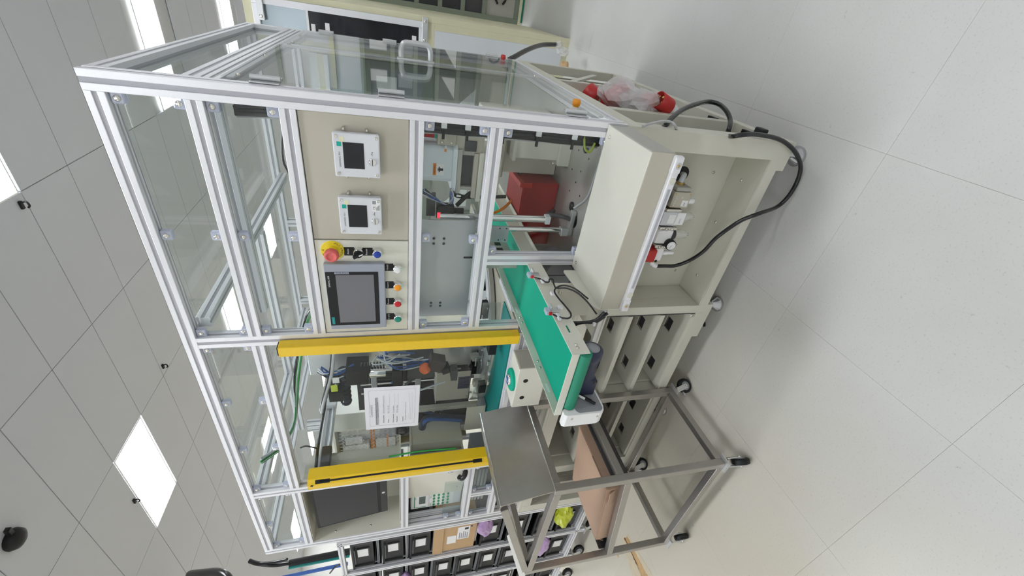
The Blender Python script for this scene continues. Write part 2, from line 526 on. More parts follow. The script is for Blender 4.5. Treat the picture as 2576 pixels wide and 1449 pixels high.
# rust-brown spill dried on the floor
sp = thing('floor_stain', 'rust-brown dried spill streak on the floor beyond the steel trolley', 'stain', (-2.6, -.28, 0))
def blob(pts, z, m, name):
    rr = random.Random(len(pts) * 7 + int(z * 1e5)); out = []
    for i, p in enumerate(pts):
        q = pts[(i + 1) % len(pts)]; L = math.hypot(q[0] - p[0], q[1] - p[1]); n = max(1, int(L / .012))
        for k in range(n):
            t = k / n; j = .006 if k else 0
            out.append((p[0] + (q[0] - p[0]) * t + rr.uniform(-j, j), p[1] + (q[1] - p[1]) * t + rr.uniform(-j, j)))
    pts = out
    B().prism(pts, (0, 0, z), (1, 0, 0), (0, 1, 0), .0006, m).build(name, sp)
blob([(-2.60, -.14), (-2.49, -.16), (-2.47, -.26), (-2.42, -.40), (-2.40, -.62), (-2.66, -.62), (-2.67, -.40), (-2.65, -.28)], 0.0002, RUSTP, 'pale_film')
blob([(-2.56, -.15), (-2.515, -.16), (-2.50, -.24), (-2.49, -.32), (-2.47, -.44), (-2.45, -.62), (-2.58, -.62), (-2.57, -.46), (-2.545, -.33), (-2.545, -.25)], 0.0008, RUST, 'brown_streak')
blob([(-2.565, -.15), (-2.55, -.15), (-2.54, -.24), (-2.535, -.31), (-2.545, -.35), (-2.55, -.27), (-2.56, -.2)], 0.0014, RUSTD, 'dark_edge')
blob([(-2.77, -.14), (-2.745, -.145), (-2.735, -.18), (-2.755, -.19), (-2.77, -.165)], 0.0008, RUST, 'small_spot')
blob([(-2.645, -.36), (-2.635, -.35), (-2.60, -.46), (-2.575, -.60), (-2.605, -.60), (-2.62, -.48)], 0.0014, RUSTD, 'dark_edge')

# ================================================================== BASE CABINET
base = thing('base_cabinet', 'cream steel base cabinet on levelling feet carrying the whole machine', 'cabinet', (-1.12, .7, 0))
ZB0, ZB1 = .115, .76
YF = -.015
def bx(name, a, m=CREAM, bev=.002): return box(name, base, *a, m, bev)
# front frame of the cabinet
SX = ((-.065, 0), (-.745, -.703), (-1.30, -1.245), (-1.87, -1.81), (-2.25, -2.19))
for xa, xb in SX: bx('stile', (xa, xb, YF, .05, ZB0 + .022, ZB1 - .0121), CREAM, .0006)
for k in range(4):
    bx('top_rail', (SX[k + 1][1], SX[k][0], YF, .05, .69, ZB1 - .0121))
    bx('bottom_rail', (SX[k + 1][1], SX[k][0], YF, .05, ZB0 + .022, .178), CREAM, .0006)
bx('corner_gusset', (-.10, -.0, YF + .0006, .06, ZB0 - .008, ZB0 + .0219), CREAM, 0)
bx('corner_gusset', (-.885, -.70, YF + .0006, .06, ZB0 - .008, ZB0 + .0219), CREAM, 0)
# shallow service niche
bx('niche_back', (-.705, -.06, .142, .155, .18, .70))
bx('niche_floor', (-.7025, -.0655, YF + .002, .142, .1781, .181), CREAM, 0)
bx('niche_side', (-.075, -.0655, .05, .142, .181, .70))
bx('niche_side', (-.712, -.7025, .05, .142, .181, .70))
# compartment walls
bx('side_wall', (-.757, -.745, .05, .62, .185, .69)); bx('side_wall', (-1.245, -1.233, .05, .62, .185, .69))
bx('side_wall', (-1.312, -1.300, .05, .62, .185, .69)); bx('side_wall', (-1.81, -1.80, .05, .62, .185, .69))
bx('back_wall', (-1.81, -.745, .62, .632, .185, .69))
def shelf(xa, xb, z, holes):
    hs = sorted([(h, h + .066) for h in holes])
    b = B(); ya, yb = .072, .121; t = .004
    b.box(xa, xb, -.0059, ya, z - t, z, CREAM); b.box(xa, xb, yb, .62, z - t, z, CREAM)
    x = xa
    for h0, h1 in hs:
        b.box(x, h0, ya, yb, z - t, z, CREAM); x = h1
    b.box(x, xb, ya, yb, z - t, z, CREAM)
    b.box(xa, xb, -.008, -.006, z - .022, z, CREAM)
    for h0, h1 in hs: b.box(h0 + .001, h1 - .001, ya + .001, yb - .001, z - .016, z - .012, DARK)  # dark plates under the holes paint in the shade below
    return b.build('shelf', base)
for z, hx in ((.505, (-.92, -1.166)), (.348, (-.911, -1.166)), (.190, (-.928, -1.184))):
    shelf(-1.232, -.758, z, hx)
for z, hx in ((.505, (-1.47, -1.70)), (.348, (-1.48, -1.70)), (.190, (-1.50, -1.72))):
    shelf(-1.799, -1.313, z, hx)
bx('door_hinge', (-1.262, -1.246, -.022, -.014, .30, .56), BLACK)
bx('joint_strip', (-.747, -.743, -.017, -.0155, .185, .665), DARK, 0)
bx('louvre_panel', (-1.24, -1.20, -.017, -.015, .70, .755), PLATE, 0)
# bottom pan, back and left side, side frame with open bays on the right
bx('bottom_pan', (-2.19, -.012, .05, 1.34, .137, .150), CREAM)
bx('side_panel', (-2.25, -2.238, .05, 1.40, ZB0, ZB1), CREAM)
bx('back_panel', (-2.19, -.06, 1.388, 1.40, ZB0, ZB1), CREAM)
bx('deck_plate', (-2.25, 0, YF, 1.405, ZB1 - .012, ZB1), CREAM)
bx('side_header', (-.05, 0, .05, 1.40, .705, ZB1 - .012), CREAM)
bx('side_sill', (-.05, 0, .05, 1.40, ZB0 + .005, .165), CREAM)
bx('side_mullion', (-.045, 0, .235, .275, .165, .705), CREAM)
bx('side_mullion', (-.045, 0, .80, .835, .165, .705), CREAM)
bx('side_mullion', (-.045, 0, 1.355, 1.40, .165, .705), CREAM)
bx('divider_panel', (-.70, -.045, .225, .235, .15, .70), CREAM)
bx('divider_panel', (-.70, -.045, .84, .85, .15, .70), CREAM)
bx('inner_shelf', (-.60, -.05, .855, 1.34, .42, .43), CREAM)
B().bar((-.02, .84, .66), (-.02, 1.32, .30), .012, .03, CREAM).build('brace', base)
for (x, y) in ((-.012, .12), (-.012, .33), (-.012, .9)):
    B().box(x - .03, x + .004, y, y + .05, .17, .185, BLACK).build('latch_block', base)
sc = None
for (x, y, z) in ((-.17, .138, .255), (-.17, .138, .62), (-.62, .138, .24), (-.45, .07, .181), (-.60, .07, .181), (-.36, .10, .181), (-.17, .07, .181)):
    ax = (0, -1, 0) if y > .13 else (0, 0, 1)
    B().lathe((x, y if y < .13 else .142, z), ax, [(.006, 0), (.006, .002), (.003, .0035)], SCREW, 10).build('screw', base)
B().lathe((-.758, -.0155, .195), (0, -1, 0), [(.008, 0), (.008, .003), (.004, .005)], SCREW, 10).build('screw', base)
# hole with grommet behind the fittings
B().lathe((-.185, .1425, .395), (0, -1, 0), [(.030, 0), (.030, .003), (.024, .004)], BLACK, 20).build('grommet', base)
mat_foot = mat('dull_chromed_foot', (.50, .50, .52), .16, 1., .05, 60)
def foot(x, y):
    B().lathe((x, y, 0), (0, 0, 1), [(.036, 0), (.037, .008), (.032, .016), (.016, .040), (.012, .05), (.012, .062), (.017, .062), (.017, .078), (.009, .078), (.009, ZB0 + .005)], mat_foot, 22).build('levelling_foot', base)
for x, y in ((-.06, .05), (-.755, .06), (-1.50, .06), (-2.19, .06), (-.06, 1.33), (-2.19, 1.33)): foot(x, y)
def caster(x, y, z_top, parent, rw=.038, turn=0., wheel=BLACK, brk=True):
    rot = Matrix.Rotation(turn, 3, 'Z')
    def P(a, b, c): return Vector((x, y, 0)) + rot @ Vector((a, b, c))
    c = B()
    c.obox(Vector((x, y, z_top - .003)), (.058, .058, .006), Matrix.Identity(3), ALUR)
    c.cyl(P(0, 0, z_top - .007), P(0, 0, z_top - .022), .020, SCREW)
    ob = c.build('caster', parent)
    f = B()
    for s in (-1, 1):
        f.bar(P(0.005, s * .017, z_top - .020), P(.022, s * .017, rw - .004), .024, .004, ALUR, up=rot @ Vector((0, 1, 0)))
    f.cyl(P(.022, -.022, rw), P(.022, .022, rw), .007, SCREW, n=10)
    f.build('fork', ob)
    wv = B()
    wv.lathe(P(.022, -.013, rw), rot @ Vector((0, 1, 0)), [(rw * .8, 0), (rw * .97, .003), (rw, .008), (rw, .018), (rw * .97, .023), (rw * .8, .026)], wheel, 22)
    wv.lathe(P(.022, -.0145, rw), rot @ Vector((0, 1, 0)), [(rw * .55, 0), (rw * .6, .0015), (rw * .6, .0275), (rw * .55, .029)], GREY, 16)
    wv.build('wheel', ob)
    if brk:
        B().obox(P(-.012, 0, rw + .016), (.030, .022, .004), rot @ Matrix.Rotation(-.35, 3, 'Y'), ALUR).build('brake_pedal', ob)
    return ob
for x, y in ((-.88, .06), (-.16, .12), (-1.6, .12), (-2.1, .12)): caster(x, y, ZB0 + .02, base, .036, 2.2, BLACK)

# ================================================================== MACHINE ENCLOSURE (aluminium profile frame with clear panels)
enc = thing('machine_enclosure', 'tall aluminium profile enclosure with clear panels standing on the cream base', 'machine guard', (-1.12, .7, .76))
ZT = 2.115; ZL = .76
XM0, XM1 = -.826, -.783; XL0, XL1 = -1.742, -1.702; XE = -2.266; YD = 1.402
def pr(name, p0, p1, w=.04, h=.04, up=(0, 0, 1)): return B().prof(p0, p1, w, h, up).build(name, enc, .0012)
pr('corner_post', (-.0225, .0225, ZL), (-.0225, .0225, ZT), .045, .045, (0, 1, 0))
pr('corner_post', (-.02, YD - .02, ZL), (-.02, YD - .02, ZT), .04, .04, (0, 1, 0))
pr('corner_post', (XE + .02, YD - .02, ZL), (XE + .02, YD - .02, ZT), .04, .04, (0, 1, 0))
pr('corner_post', (XE + .02, .02, ZL), (XE + .02, .02, ZT), .04, .04, (0, 1, 0))
pr('upright', ((XM0 + XM1) / 2, .02, .985), ((XM0 + XM1) / 2, .02, 2.075), .043, .04, (0, 1, 0))
pr('upright', ((XL0 + XL1) / 2, .02, ZL), ((XL0 + XL1) / 2, .02, 2.075), .04, .04, (0, 1, 0))
pr('upright', (-.486, .02, ZL), (-.486, .02, 1.146), .038, .04, (0, 1, 0))
# front rails
pr('top_rail', (XE + .04, .02, 2.095), (-.045, .02, 2.095))
for xa, xb in ((XM1, -.045), (XL1, XM0), (XE + .04, XL0)):
    pr('rail', (xa, .02, 1.906), (xb, .02, 1.906), .04, .039)
for z in (1.7065, 1.3895, 1.1645):
    pr('rail', (XM1, .02, z), (-.045, .02, z), .04, .039)
pr('rail', (XL1, .02, .955), (XM0 - .0, .02, .955), .04, .062)
pr('rail', (XE + .04, .02, 1.42), (XL0, .02, 1.42)); pr('rail', (XE + .04, .02, 1.085), (XL0, .02, 1.085))
pr('rail', (XE + .04, .02, .93), (XL0, .02, .93))
pr('mullion', (-2.0, .02, .95), (-2.0, .02, 1.065), .035, .04, (0, 1, 0))
# side and back rails
pr('top_rail', (-.02, .045, 2.095), (-.02, YD - .04, 2.095)); pr('top_rail', (XE + .02, .04, 2.095), (XE + .02, YD - .04, 2.095))
pr('top_rail', (XE + .04, YD - .02, 2.095), (-.04, YD - .02, 2.095))
pr('rail', (-.02, .045, 1.915), (-.02, YD - .04, 1.915)); pr('rail', (-.02, .045, 1.872), (-.02, YD - .04, 1.872), .04, .036)
pr('rail', (XE + .02, .04, 1.906), (XE + .02, YD - .04, 1.906))
pr('rail', (-.02, .045, .782), (-.02, YD - .04, .782), .04, .04); pr('rail', (XE + .02, .04, .782), (XE + .02, YD - .04, .782))
pr('rail', (XE + .04, YD - .02, 1.906), (-.04, YD - .02, 1.906)); pr('rail', (XE + .04, YD - .02, .782), (-.04, YD - .02, .782))
pr('upright', (-1.05, YD - .02, .80), (-1.05, YD - .02, 2.075), .04, .04, (0, 1, 0)); pr('upright', (-1.65, YD - .02, .80), (-1.65, YD - .02, 2.075), .04, .04, (0, 1, 0))
# cross beams inside
pr('cross_beam', (-.745, .04, 2.055), (-.745, YD - .04, 2.055)); pr('cross_beam', (-1.72, .04, 2.055), (-1.72, YD - .04, 2.055))
pr('cross_beam', (-1.735, .045, 1.80), (-1.735, YD - .04, 1.80), .04, .045)
pr('cross_beam', (-.745, .10, 1.90), (-.045, .10, 1.90), .04, .04)
pq = at(840, 1060, Y=.80)
for dx in (-.042, .0): pr('inner_post', (pq.x + dx, .80, .784), (pq.x + dx, .80, 2.03), .04, .04, (0, 1, 0))
pr('cross_beam', (XE + .04, .75, 2.055), (-.79, .75, 2.055))
# clear panels, one by one
def pane(xa, xb, z0, z1, y=.030, m=ACR): return box('clear_panel', enc, xa, xb, y, y + .004, z0, z1, m)
pane(XM1, -.045, 1.926, 2.075); pane(XL1, XM0, 1.926, 2.075); pane(XE + .04, XL0, 1.926, 2.075)
pane(XM1, -.045, 1.726, 1.887)
pane(XM1, -.045, 1.184, 1.370); pane(-.467, -.045, .80, 1.145)
pane(XE + .04, -2.018, .95, 1.065, .030, ACRD); pane(-1.982, XL0, .95, 1.065, .030, ACRD)
pane(XE + .04, XL0, 1.105, 1.21, .030, ACRD)
box('clear_panel', enc, -.024, -.020, .045, YD - .04, 1.935, 2.075, ACR)
box('clear_panel', enc, XE + .018, XE + .022, .04, YD - .04, 1.926, 2.075, ACR); box('clear_panel', enc, XE + .018, XE + .022, .04, YD - .04, .80, 1.886, ACR)
for xa, xb in ((XE + .04, -1.67), (-1.63, -1.07), (-1.03, -.04)):
    box('clear_panel', enc, xa, xb, YD - .024, YD - .02, 1.926, 2.075, ACR); box('clear_panel', enc, xa, xb, YD - .024, YD - .02, .80, 1.886, ACRD)
for xa, xb in ((-.20, -.004), (-.62, -.205), (-1.02, -.625), (-1.42, -1.025), (-1.82, -1.425), (XE + .004, -1.825)):
    pass
for xa, xb in ((-.745, -.004), (-1.50, -.75), (XE + .004, -1.505)):
    box('roof_panel', enc, xa, xb, .008, YD - .004, ZT + .0, ZT + .004, ACR)
# panel clips with their screws
clip = None
for (x, z) in [(-.058, 2.060), (-.058, 1.94), (-.058, 1.872), (-.058, 1.742), (-.413, 2.060), (-.413, 1.94), (-.413, 1.872), (-.413, 1.742), (-.769, 2.060), (-.769, 1.94), (-.769, 1.872), (-.769, 1.742),
               (-.842, 2.060), (-.842, 1.94), (-1.114, 2.060), (-1.119, 1.94), (-1.404, 2.060), (-1.409, 1.94), (-1.688, 2.060), (-1.688, 1.94), (-1.758, 2.060), (-1.758, 1.942), (-2.01, 2.060), (-2.212, 2.060), (-2.212, 1.942),
               (-.058, 1.355), (-.058, 1.199), (-.058, 1.130), (-.058, .815), (-.409, 1.355), (-.413, 1.199), (-.768, 1.355), (-.768, 1.199), (-.454, 1.130), (-.454, .815),
               (-1.758, 1.19), (-2.212, 1.19), (-1.758, 1.12), (-2.212, 1.12), (-1.758, 1.05), (-1.97, 1.05), (-2.03, 1.05), (-2.212, 1.05), (-1.97, .965), (-2.03, .965)]:
    if clip is None:
        clip = B().box(x - .014, x + .014, .010, .029, z - .014, z + .014, CLIPM).build('panel_clip', enc, .004)
        B().lathe((x, .010, z), (0, -1, 0), [(.0075, 0), (.0075, .002), (.005, .004), (.002, .0045)], SCREW, 10).build('screw', clip)
        cx, cz = x, z
    else:
        copy_tree(clip, (x - cx, 0, z - cz), enc)
# right-hand side doors: clear leaves with slim bars, hinges, handle, amber knobs
ZD0, ZD1 = .806, 1.852
for (ya, yb) in ((.05, .80), (.812, YD - .045)):
    dr = box('side_door', enc, .001, .006, ya, yb, ZD0, ZD1, ACR)
    box('meeting_bar', dr, -.006, .001, (yb - .022) if ya < .5 else ya, yb if ya < .5 else (ya + .022), ZD0, ZD1, ALU, .002)
    for z in (ZD0 + .010, ZD1 - .010):
        box('edge_bar', dr, -.004, .0005, ya + .03, yb - .03, z - .008, z + .008, ALU, .001)
    hy = .052 if ya < .5 else YD - .052
    for z in (1.755, 1.455, .915):
        hg = B().cyl((.011, hy, z - .034), (.011, hy, z + .034), .0065, ALUR, n=12)
        sgn = -1 if ya < .5 else 1
        hg.box(.0062, .010, hy, hy - sgn * .032, z - .034, z + .034, ALUR).box(.001, .0045, hy, hy + sgn * .024, z - .034, z + .034, ALUR)
        hg.build('hinge', dr, .0015)
    for (yy, zz) in ((ya + .02 if ya > .5 else yb - .035, ZD1 - .03), (ya + .03, ZD1 - .03), (yb - .03, ZD0 + .03), (.5 * (ya + yb), ZD1 - .02)):
        B().lathe((.006, yy, zz), (1, 0, 0), [(.006, 0), (.006, .002), (.003, .004)], SCREW, 10).build('screw', dr)
    ky = .16 if ya < .5 else YD - .15
    B().lathe((.006, ky, .875), (1, 0, 0), [(.010, 0), (.010, .003), (.013, .004), (.014, .012), (.012, .022), (.004, .024)], AMBER if ya < .5 else RED, 18).build('knob', dr)
    if ya < .5:
        # moulded pull handle with a wide grip
        zc = 1.353; yh = .775
        B().tube([(.006, yh, zc - .058), (.040, yh, zc - .058), (.062, yh, zc - .048), (.066, yh, zc - .02), (.066, yh, zc + .02), (.062, yh, zc + .048), (.040, yh, zc + .058), (.006, yh, zc + .058)], .011, ALUR, 10, 4).box(.001, .010, yh - .016, yh + .016, zc - .075, zc + .075, ALUR).build('pull_handle', dr, .003)
# dark cable duct edge inside the front right post
cb = thing('cable_loom', 'thick loom of black, green and blue cables running up inside the front right post', 'cables', (-.075, .075, .80))
for k, (dx, dy, m, rr) in enumerate(((0, 0, BLACKG, .012), (.016, .006, BLACKG, .010), (-.012, .012, DARK, .009), (.004, .018, DARK, .005), (.013, .02, BLUEC, .004), (-.008, -.006, BLACKG, .008), (.01, -.01, BLACKG, .004), (-.018, .002, GREYC, .004))):
    pts = [(-.078 + dx + random.uniform(-.003, .003), .085 + dy, .80 + .12 * i) for i in range(8)]
    pts.append((-.080 + dx, .12 + dy, 1.72)); pts.append((-.09 + dx, .13 + dy, 1.86))
    B().tube(pts, rr, m, 7, 3).build('cable', cb)
for z in (.90, 1.02, 1.13, 1.24, 1.31):
    B().box(-.105, -.055, .060, .066, z - .004, z + .004, BLACK).box(-.072, -.055, .052, .060, z - .008, z + .008, LABEL).build('cable_tie', cb)

# ================================================================== CONTROL PANEL
cp = thing('control_panel', 'taupe and cream control fascia between two rails of the front frame', 'control panel', (-.41, .01, 1.41))
box('cover_plate', cp, -.414, -.046, .006, .030, 1.4105, 1.6855, BEIGED, .002)
box('operator_plate', cp, -.7815, -.4165, .004, .030, 1.4105, 1.6855, BEIGE, .002)
def legend(x, z, txt, w=.028, h=.030):
    lp = box('legend_plate', cp, x - w / 2, x + w / 2, .0025, .004, z, z + h, BLACK, .0005)
    B().text(txt, (x, .0022, z + h * .62), .008, WINK, align='CENTER', width=min(w * .8, .005 * len(txt))).build('lettering', lp)
def button(x, z, m, txt, ring=STEEL, dz=.013):
    b = B().lathe((x, .004, z), (0, -1, 0), [(.0145, 0), (.0150, .004), (.0150, .014), (.0135, .018), (.012, .0185)], ring, 22).build('push_button', cp)
    B().lathe((x, -.0140, z), (0, -1, 0), [(.0115, 0), (.0115, .002), (.010, .0045), (.006, .005)], m, 22).build('lens', b)
    legend(x, z + dz, txt)
# emergency stop
es = B().lathe((-.452, .004, 1.637), (0, -1, 0), [(.034, 0), (.034, .0015), (.033, .002)], YEL2, 36).build('emergency_stop', cp)
B().lathe((-.452, .0, 1.637), (0, -1, 0), [(.0145, 0), (.0145, .012), (.012, .020)], YEL2, 20).build('collar', es)
B().lathe((-.452, -.016, 1.637), (0, -1, 0), [(.012, 0), (.0205, .002), (.0215, .008), (.0205, .016), (.017, .0195), (.0135, .0200), (.013, .0188), (.004, .0188)], ESTOP, 28).build('mushroom_head', es)
t = B()
word = 'EMERGENCY STOP'
for i, ch in enumerate(word):
    a = math.radians(205 + i * 10.6)
    rr = .0285
    t.text(ch, (-.452 + rr * math.cos(a), .0017, 1.637 + rr * math.sin(a)), .0085, INK, right=(-math.sin(a), 0, math.cos(a)), up=(-math.cos(a), 0, -math.sin(a)), align='CENTER')
for ch, a in (('急', 150), ('停', 118), ('止', 84)):
    a = math.radians(a)
    t.text(ch, (-.452 + .027 * math.cos(a), .0017, 1.637 + .027 * math.sin(a)), .0085, INK, right=(math.sin(a), 0, -math.cos(a)), up=(math.cos(a), 0, math.sin(a)), align='CENTER')
t.build('lettering', es)
# selector switch
ss = B().lathe((-.4545, .004, 1.562), (0, -1, 0), [(.0150, 0), (.0155, .004), (.0155, .013), (.013, .016)], STEEL, 22).build('selector_switch', cp)
k = B().lathe((-.4545, -.011, 1.562), (0, -1, 0), [(.0125, 0), (.0125, .007), (.011, .009)], BLACK, 20)
rot = Matrix.Rotation(math.radians(-28), 3, 'Y')
k.obox((-.4545, -.022, 1.562), (.009, .014, .031), rot, BLACK)
k.build('knob', ss, .001)
B().obox(Vector((-.4545, -.0295, 1.562)) + rot @ Vector((0, 0, -.010)), (.003, .0012, .013), rot, WINK).build('pointer', ss)
legend(-.4545, 1.574, 'Auto', .03, .030)
button(-.4555, 1.5175 - .012, BLUE, 'Reset', dz=.014)
for x, m, tx in ((-.5135, WLENS, 'Hold'), (-.5835, AMBER, 'Start'), (-.652, REDL, 'Reset'), (-.7195, GREENL, 'In cycle')):
    button(x, 1.4445, m, tx)

# touch panel
hm = thing('touch_panel', 'grey-framed touch screen panel above the row of round buttons', 'touch screen', (-.624, .004, 1.485))
HX0, HX1, HZ0, HZ1 = -.755, -.491, 1.484, 1.666
box('bezel', hm, HX0, HX1, -.014, .0035, HZ0, HZ1, HMIG, .003)
box('black_surround', hm, -.7365, -.5195, -.0150, -.0138, 1.505, 1.664, BLACK, .0005)
box('screen', hm, -.7235, -.530, -.0158, -.0148, 1.519, 1.634, HMIS)
t = B()
t.text('SIEMENS', (-.729, -.0156, 1.6545), .0075, CYANP, width=.028)
t.text('SIMATIC HMI', (-.577, -.0156, 1.6545), .0075, WINK, width=.042)
t.text('TOUCH', (-.5235, -.0156, 1.6335), .011, BINK, right=(0, 0, -1), up=(1, 0, 0), width=.036)
t.build('lettering', hm)
B().box(-.7305, -.6995, -.0154, -.0150, 1.650, 1.6595, TEAL).build('logo_patch', hm)
B().box(-.5275, -.5197, -.0154, -.0150, 1.594, 1.6365, HMIG).build('touch_badge', hm)

# two small press monitors
def monitor(xa, xb, label, sticker, plug):
    d = thing('press_monitor', label, 'measuring device', ((xa + xb) / 2, .006, 1.488), 'square press monitors on the taupe plate')
    box('housing', d, xa + .003, xb - .003, -.012, .0055, 1.491, 1.602, DEVW, .002)
    box('front_plate', d, xa, xb, -.022, -.012, 1.488, 1.605, DEVW, .003)
    sx0 = xa + .024 if False else None
    cx = (xa + xb) / 2
    l = cx - .034 - .002; rgt = cx + .034 - .002
    box('screen', d, cx - .0345, cx + .0355, -.0228, -.0218, 1.5285, 1.5805, SCREEN)
    for x in (xa + .009, xb - .009):
        for z in (1.4965, 1.5965):
            B().lathe((x, -.0220, z), (0, -1, 0), [(.0045, 0), (.0045, .0015), (.0028, .0018), (.0028, .0008)], SCREW, 12).build('screw', d)
    for x in (xa - .006, xb + .006):
        for z in (1.520, 1.578):
            B().lathe((x, .005, z), (0, -1, 0), [(.0045, 0), (.0045, .009), (.0025, .012)], SCREW, 12).build('fixing_stud', d)
    B().lathe((cx - .014, -.022, 1.5075), (0, -1, 0), [(.0105, 0), (.0105, .002), (.0085, .0035)], STEEL, 20).box(cx - .0225, cx - .0055, -.0262, -.0254, 1.5065, 1.5085, DARK).build('usb_cap', d)
    t = B()
    t.text('DIGIFORCE  9311', (cx - .032, -.0223, 1.590), .0062, INK, width=.042)
    a = Vector((cx + .003, -.0223, 1.5075))
    t.box(a.x, a.x + .011, -.0224, -.0222, a.z - .0004, a.z + .0004, INK).box(a.x + .003, a.x + .007, -.0224, -.0222, a.z + .002, a.z + .003, INK).box(a.x + .009, a.x + .011, -.0224, -.0222, a.z - .001, a.z + .001, INK)
    t.build('print', d)
    B().box(cx + .024, cx + .036, -.0226, -.0220, 1.584, 1.5955, TEALP).build('teal_sticker', d)
    B().box(cx + .036, cx + .049, -.0226, -.0220, 1.5705 + .0065, 1.583 + .0055, YPALE).build('note_sticker', d)
    if sticker:
        st = B().box(xb - .040, xb - .006, -.0226, -.0220, 1.4895 + .002, 1.4895 + .026, LABEL).build('rating_label', d)
        t = B().text('CE', (xb - .036, -.0229, 1.508), .008, INK, width=.011)
        for q in range(5): t.box(xb - .038, xb - .020 - .002 * q, -.0229, -.0227, 1.4935 + .002 * q, 1.4943 + .002 * q, INK)
        t.box(xb - .018, xb - .008, -.0229, -.0227, 1.503, 1.513, GINK)
        t.build('lettering', st)
monitor(-.2045, -.0865, 'square white monitor with dark screen, nearer the right corner post', False, 0)
monitor(-.3805, -.2640, 'square white monitor with dark screen and a CE rating sticker', True, 1)

# ================================================================== LIGHT CURTAINS
for (xa, xb, side, lb) in ((-.845, -.803, 1, 'yellow safety light curtain column on the middle upright, plain face showing'), (-1.664, -1.604, -1, 'yellow safety light curtain column on the left upright, with its black optic slot')):
    z0, z1 = (.985, 1.835) if side > 0 else (1.012, 1.838)
    lc = thing('light_curtain', lb, 'light curtain', ((xa + xb) / 2, -.02, z0), 'yellow light curtain pair')
    if side > 0:
        box('housing', lc, xa, xb, -.042, -.0005, z0, z1, YEL, .003)
        box('end_cap', lc, xa + .004, xb - .004, -.038, -.004, z1, z1 + .004, BLACK, .001)
        box('optic_window', lc, xa - .001, xa + .001, -.034, -.012, z0 + .03, z1 - .03, SCREEN)
    else:
        XO2 = -1.652; XI = -1.602
        b = B()
        # U-shaped guard channel with the sensor set back in its slot
        b.prism([(XO2, -.048), (XI - .02, -.048), (XI, -.030), (XI, .028), (XI - .006, .028), (XI - .006, -.0), (XO2, -.0)], (0, 0, z0), (1, 0, 0), (0, 1, 0), z1 - z0, YEL)
        b.build('housing', lc, .0015)
        # slot facing the opening
        A = Vector((XI - .0095, -.0387, 0)); nrm = Vector((.018, -.020, 0)).normalized()
        tdir = Vector((.020, .018, 0)).normalized()
        rot = Matrix((tdir, nrm, Vector((0, 0, 1)))).transposed()
        b = B()
        b.obox(A + nrm * .0006 + Vector((0, 0, (z0 + z1) / 2)), (.008, .002, z1 - z0 - .10), rot, BLACK)
        b.obox(A + nrm * .0006 + Vector((0, 0, z0 + .062)), (.017, .002, .045), rot, BLACK)
        b.obox(A + nrm * .0006 + Vector((0, 0, z1 - .062)), (.017, .002, .060), rot, BLACK)
        b.build('optic_slot', lc)
        B().lathe((XO2 + .03, -.0485, z1 - .018), (0, -1, 0), [(.006, 0), (.006, .001), (.002, .001)], BLACK, 14).build('bolt_hole', lc)
        B().tube([(XI + .004, .034, z0 + .16), (XI + .012, .034, z0 + .26), (XI + .016, .034, z0 + .36), (XI + .004, .034, z0 + .48)], .004, GREENC, 6, 4).build('lead', lc)

# ================================================================== KEYBOARD DRAWER
kd = thing('keyboard_drawer', 'cream pull-out drawer box jutting out under the front right window', 'drawer', (-.25, -.13, .745))
KX0, KX1, KY, KZ = -.505, -.004, -.262, .826
b = B()
b.box(KX0, KX1, KY, -.002, KZ - .004, KZ, BEIGE)
b.build('top_tray', kd, .0015)
box('front_lip', kd, KX0, KX1, KY - .003, KY, .757, KZ - .001, BEIGED, .001)
box('side_cheek', kd, KX1 - .003, KX1 + .001, KY, -.016, .757, KZ, SLATE, .001)
B().prism([(KY - .003, .757), (-.034, .757), (-.034, .868), (-.045, .873), (KY + .03, .858), (KY - .003, KZ)], (KX0 - .003, 0, 0), (0, 1, 0), (0, 0, 1), .003, BEIGE).build('end_flange', kd, .001)
box('under_tray', kd, KX0 + .004, KX1 - .004, KY + .01, -.018, .757, .762, BEIGE)
hb = box('latch_bar', kd, KX0 + .0, KX1 - .002, KY - .018, KY - .003, .738, .760, ALU, .003)
box('bar_groove', hb, KX0 + .09, KX1 - .09, KY - .0188, KY - .0178, .745, .753, SLOT)
for x in (KX0 + .022, KX1 - .026):
    bl = box('lock_block', kd, x - .022, x + .022, KY - .0195, KY - .003, .7365, .7615, ALU, .003)
    B().lathe((x, KY - .0195, .749), (0, -1, 0), [(.009, 0), (.009, .0008), (.0075, .0012)], ALUR, 20).lathe((x, KY - .0207, .749), (0, -1, 0), [(.004, 0), (.004, .0008), (.0015, .001)], BRASS, 12).build('keyhole', bl)
for x, sg in ((KX0 + .064, 1), (KX1 - .068, -1)):
    B().lathe((x, KY - .0182, .749), (0, -1, 0), [(.010, 0), (.010, .0008), (.008, .001)], BEIGE, 18).box(x - .002 - sg * .012, x + .002 - sg * .012, KY - .0195, KY - .018, .744, .754, WINK).build('thumb_catch', hb)
for x in (KX0 + .03, KX1 - .03):
    B().lathe((x, -.03, KZ), (0, 0, 1), [(.006, 0), (.006, .002), (.003, .0035)], SCREW, 10).build('screw', kd)

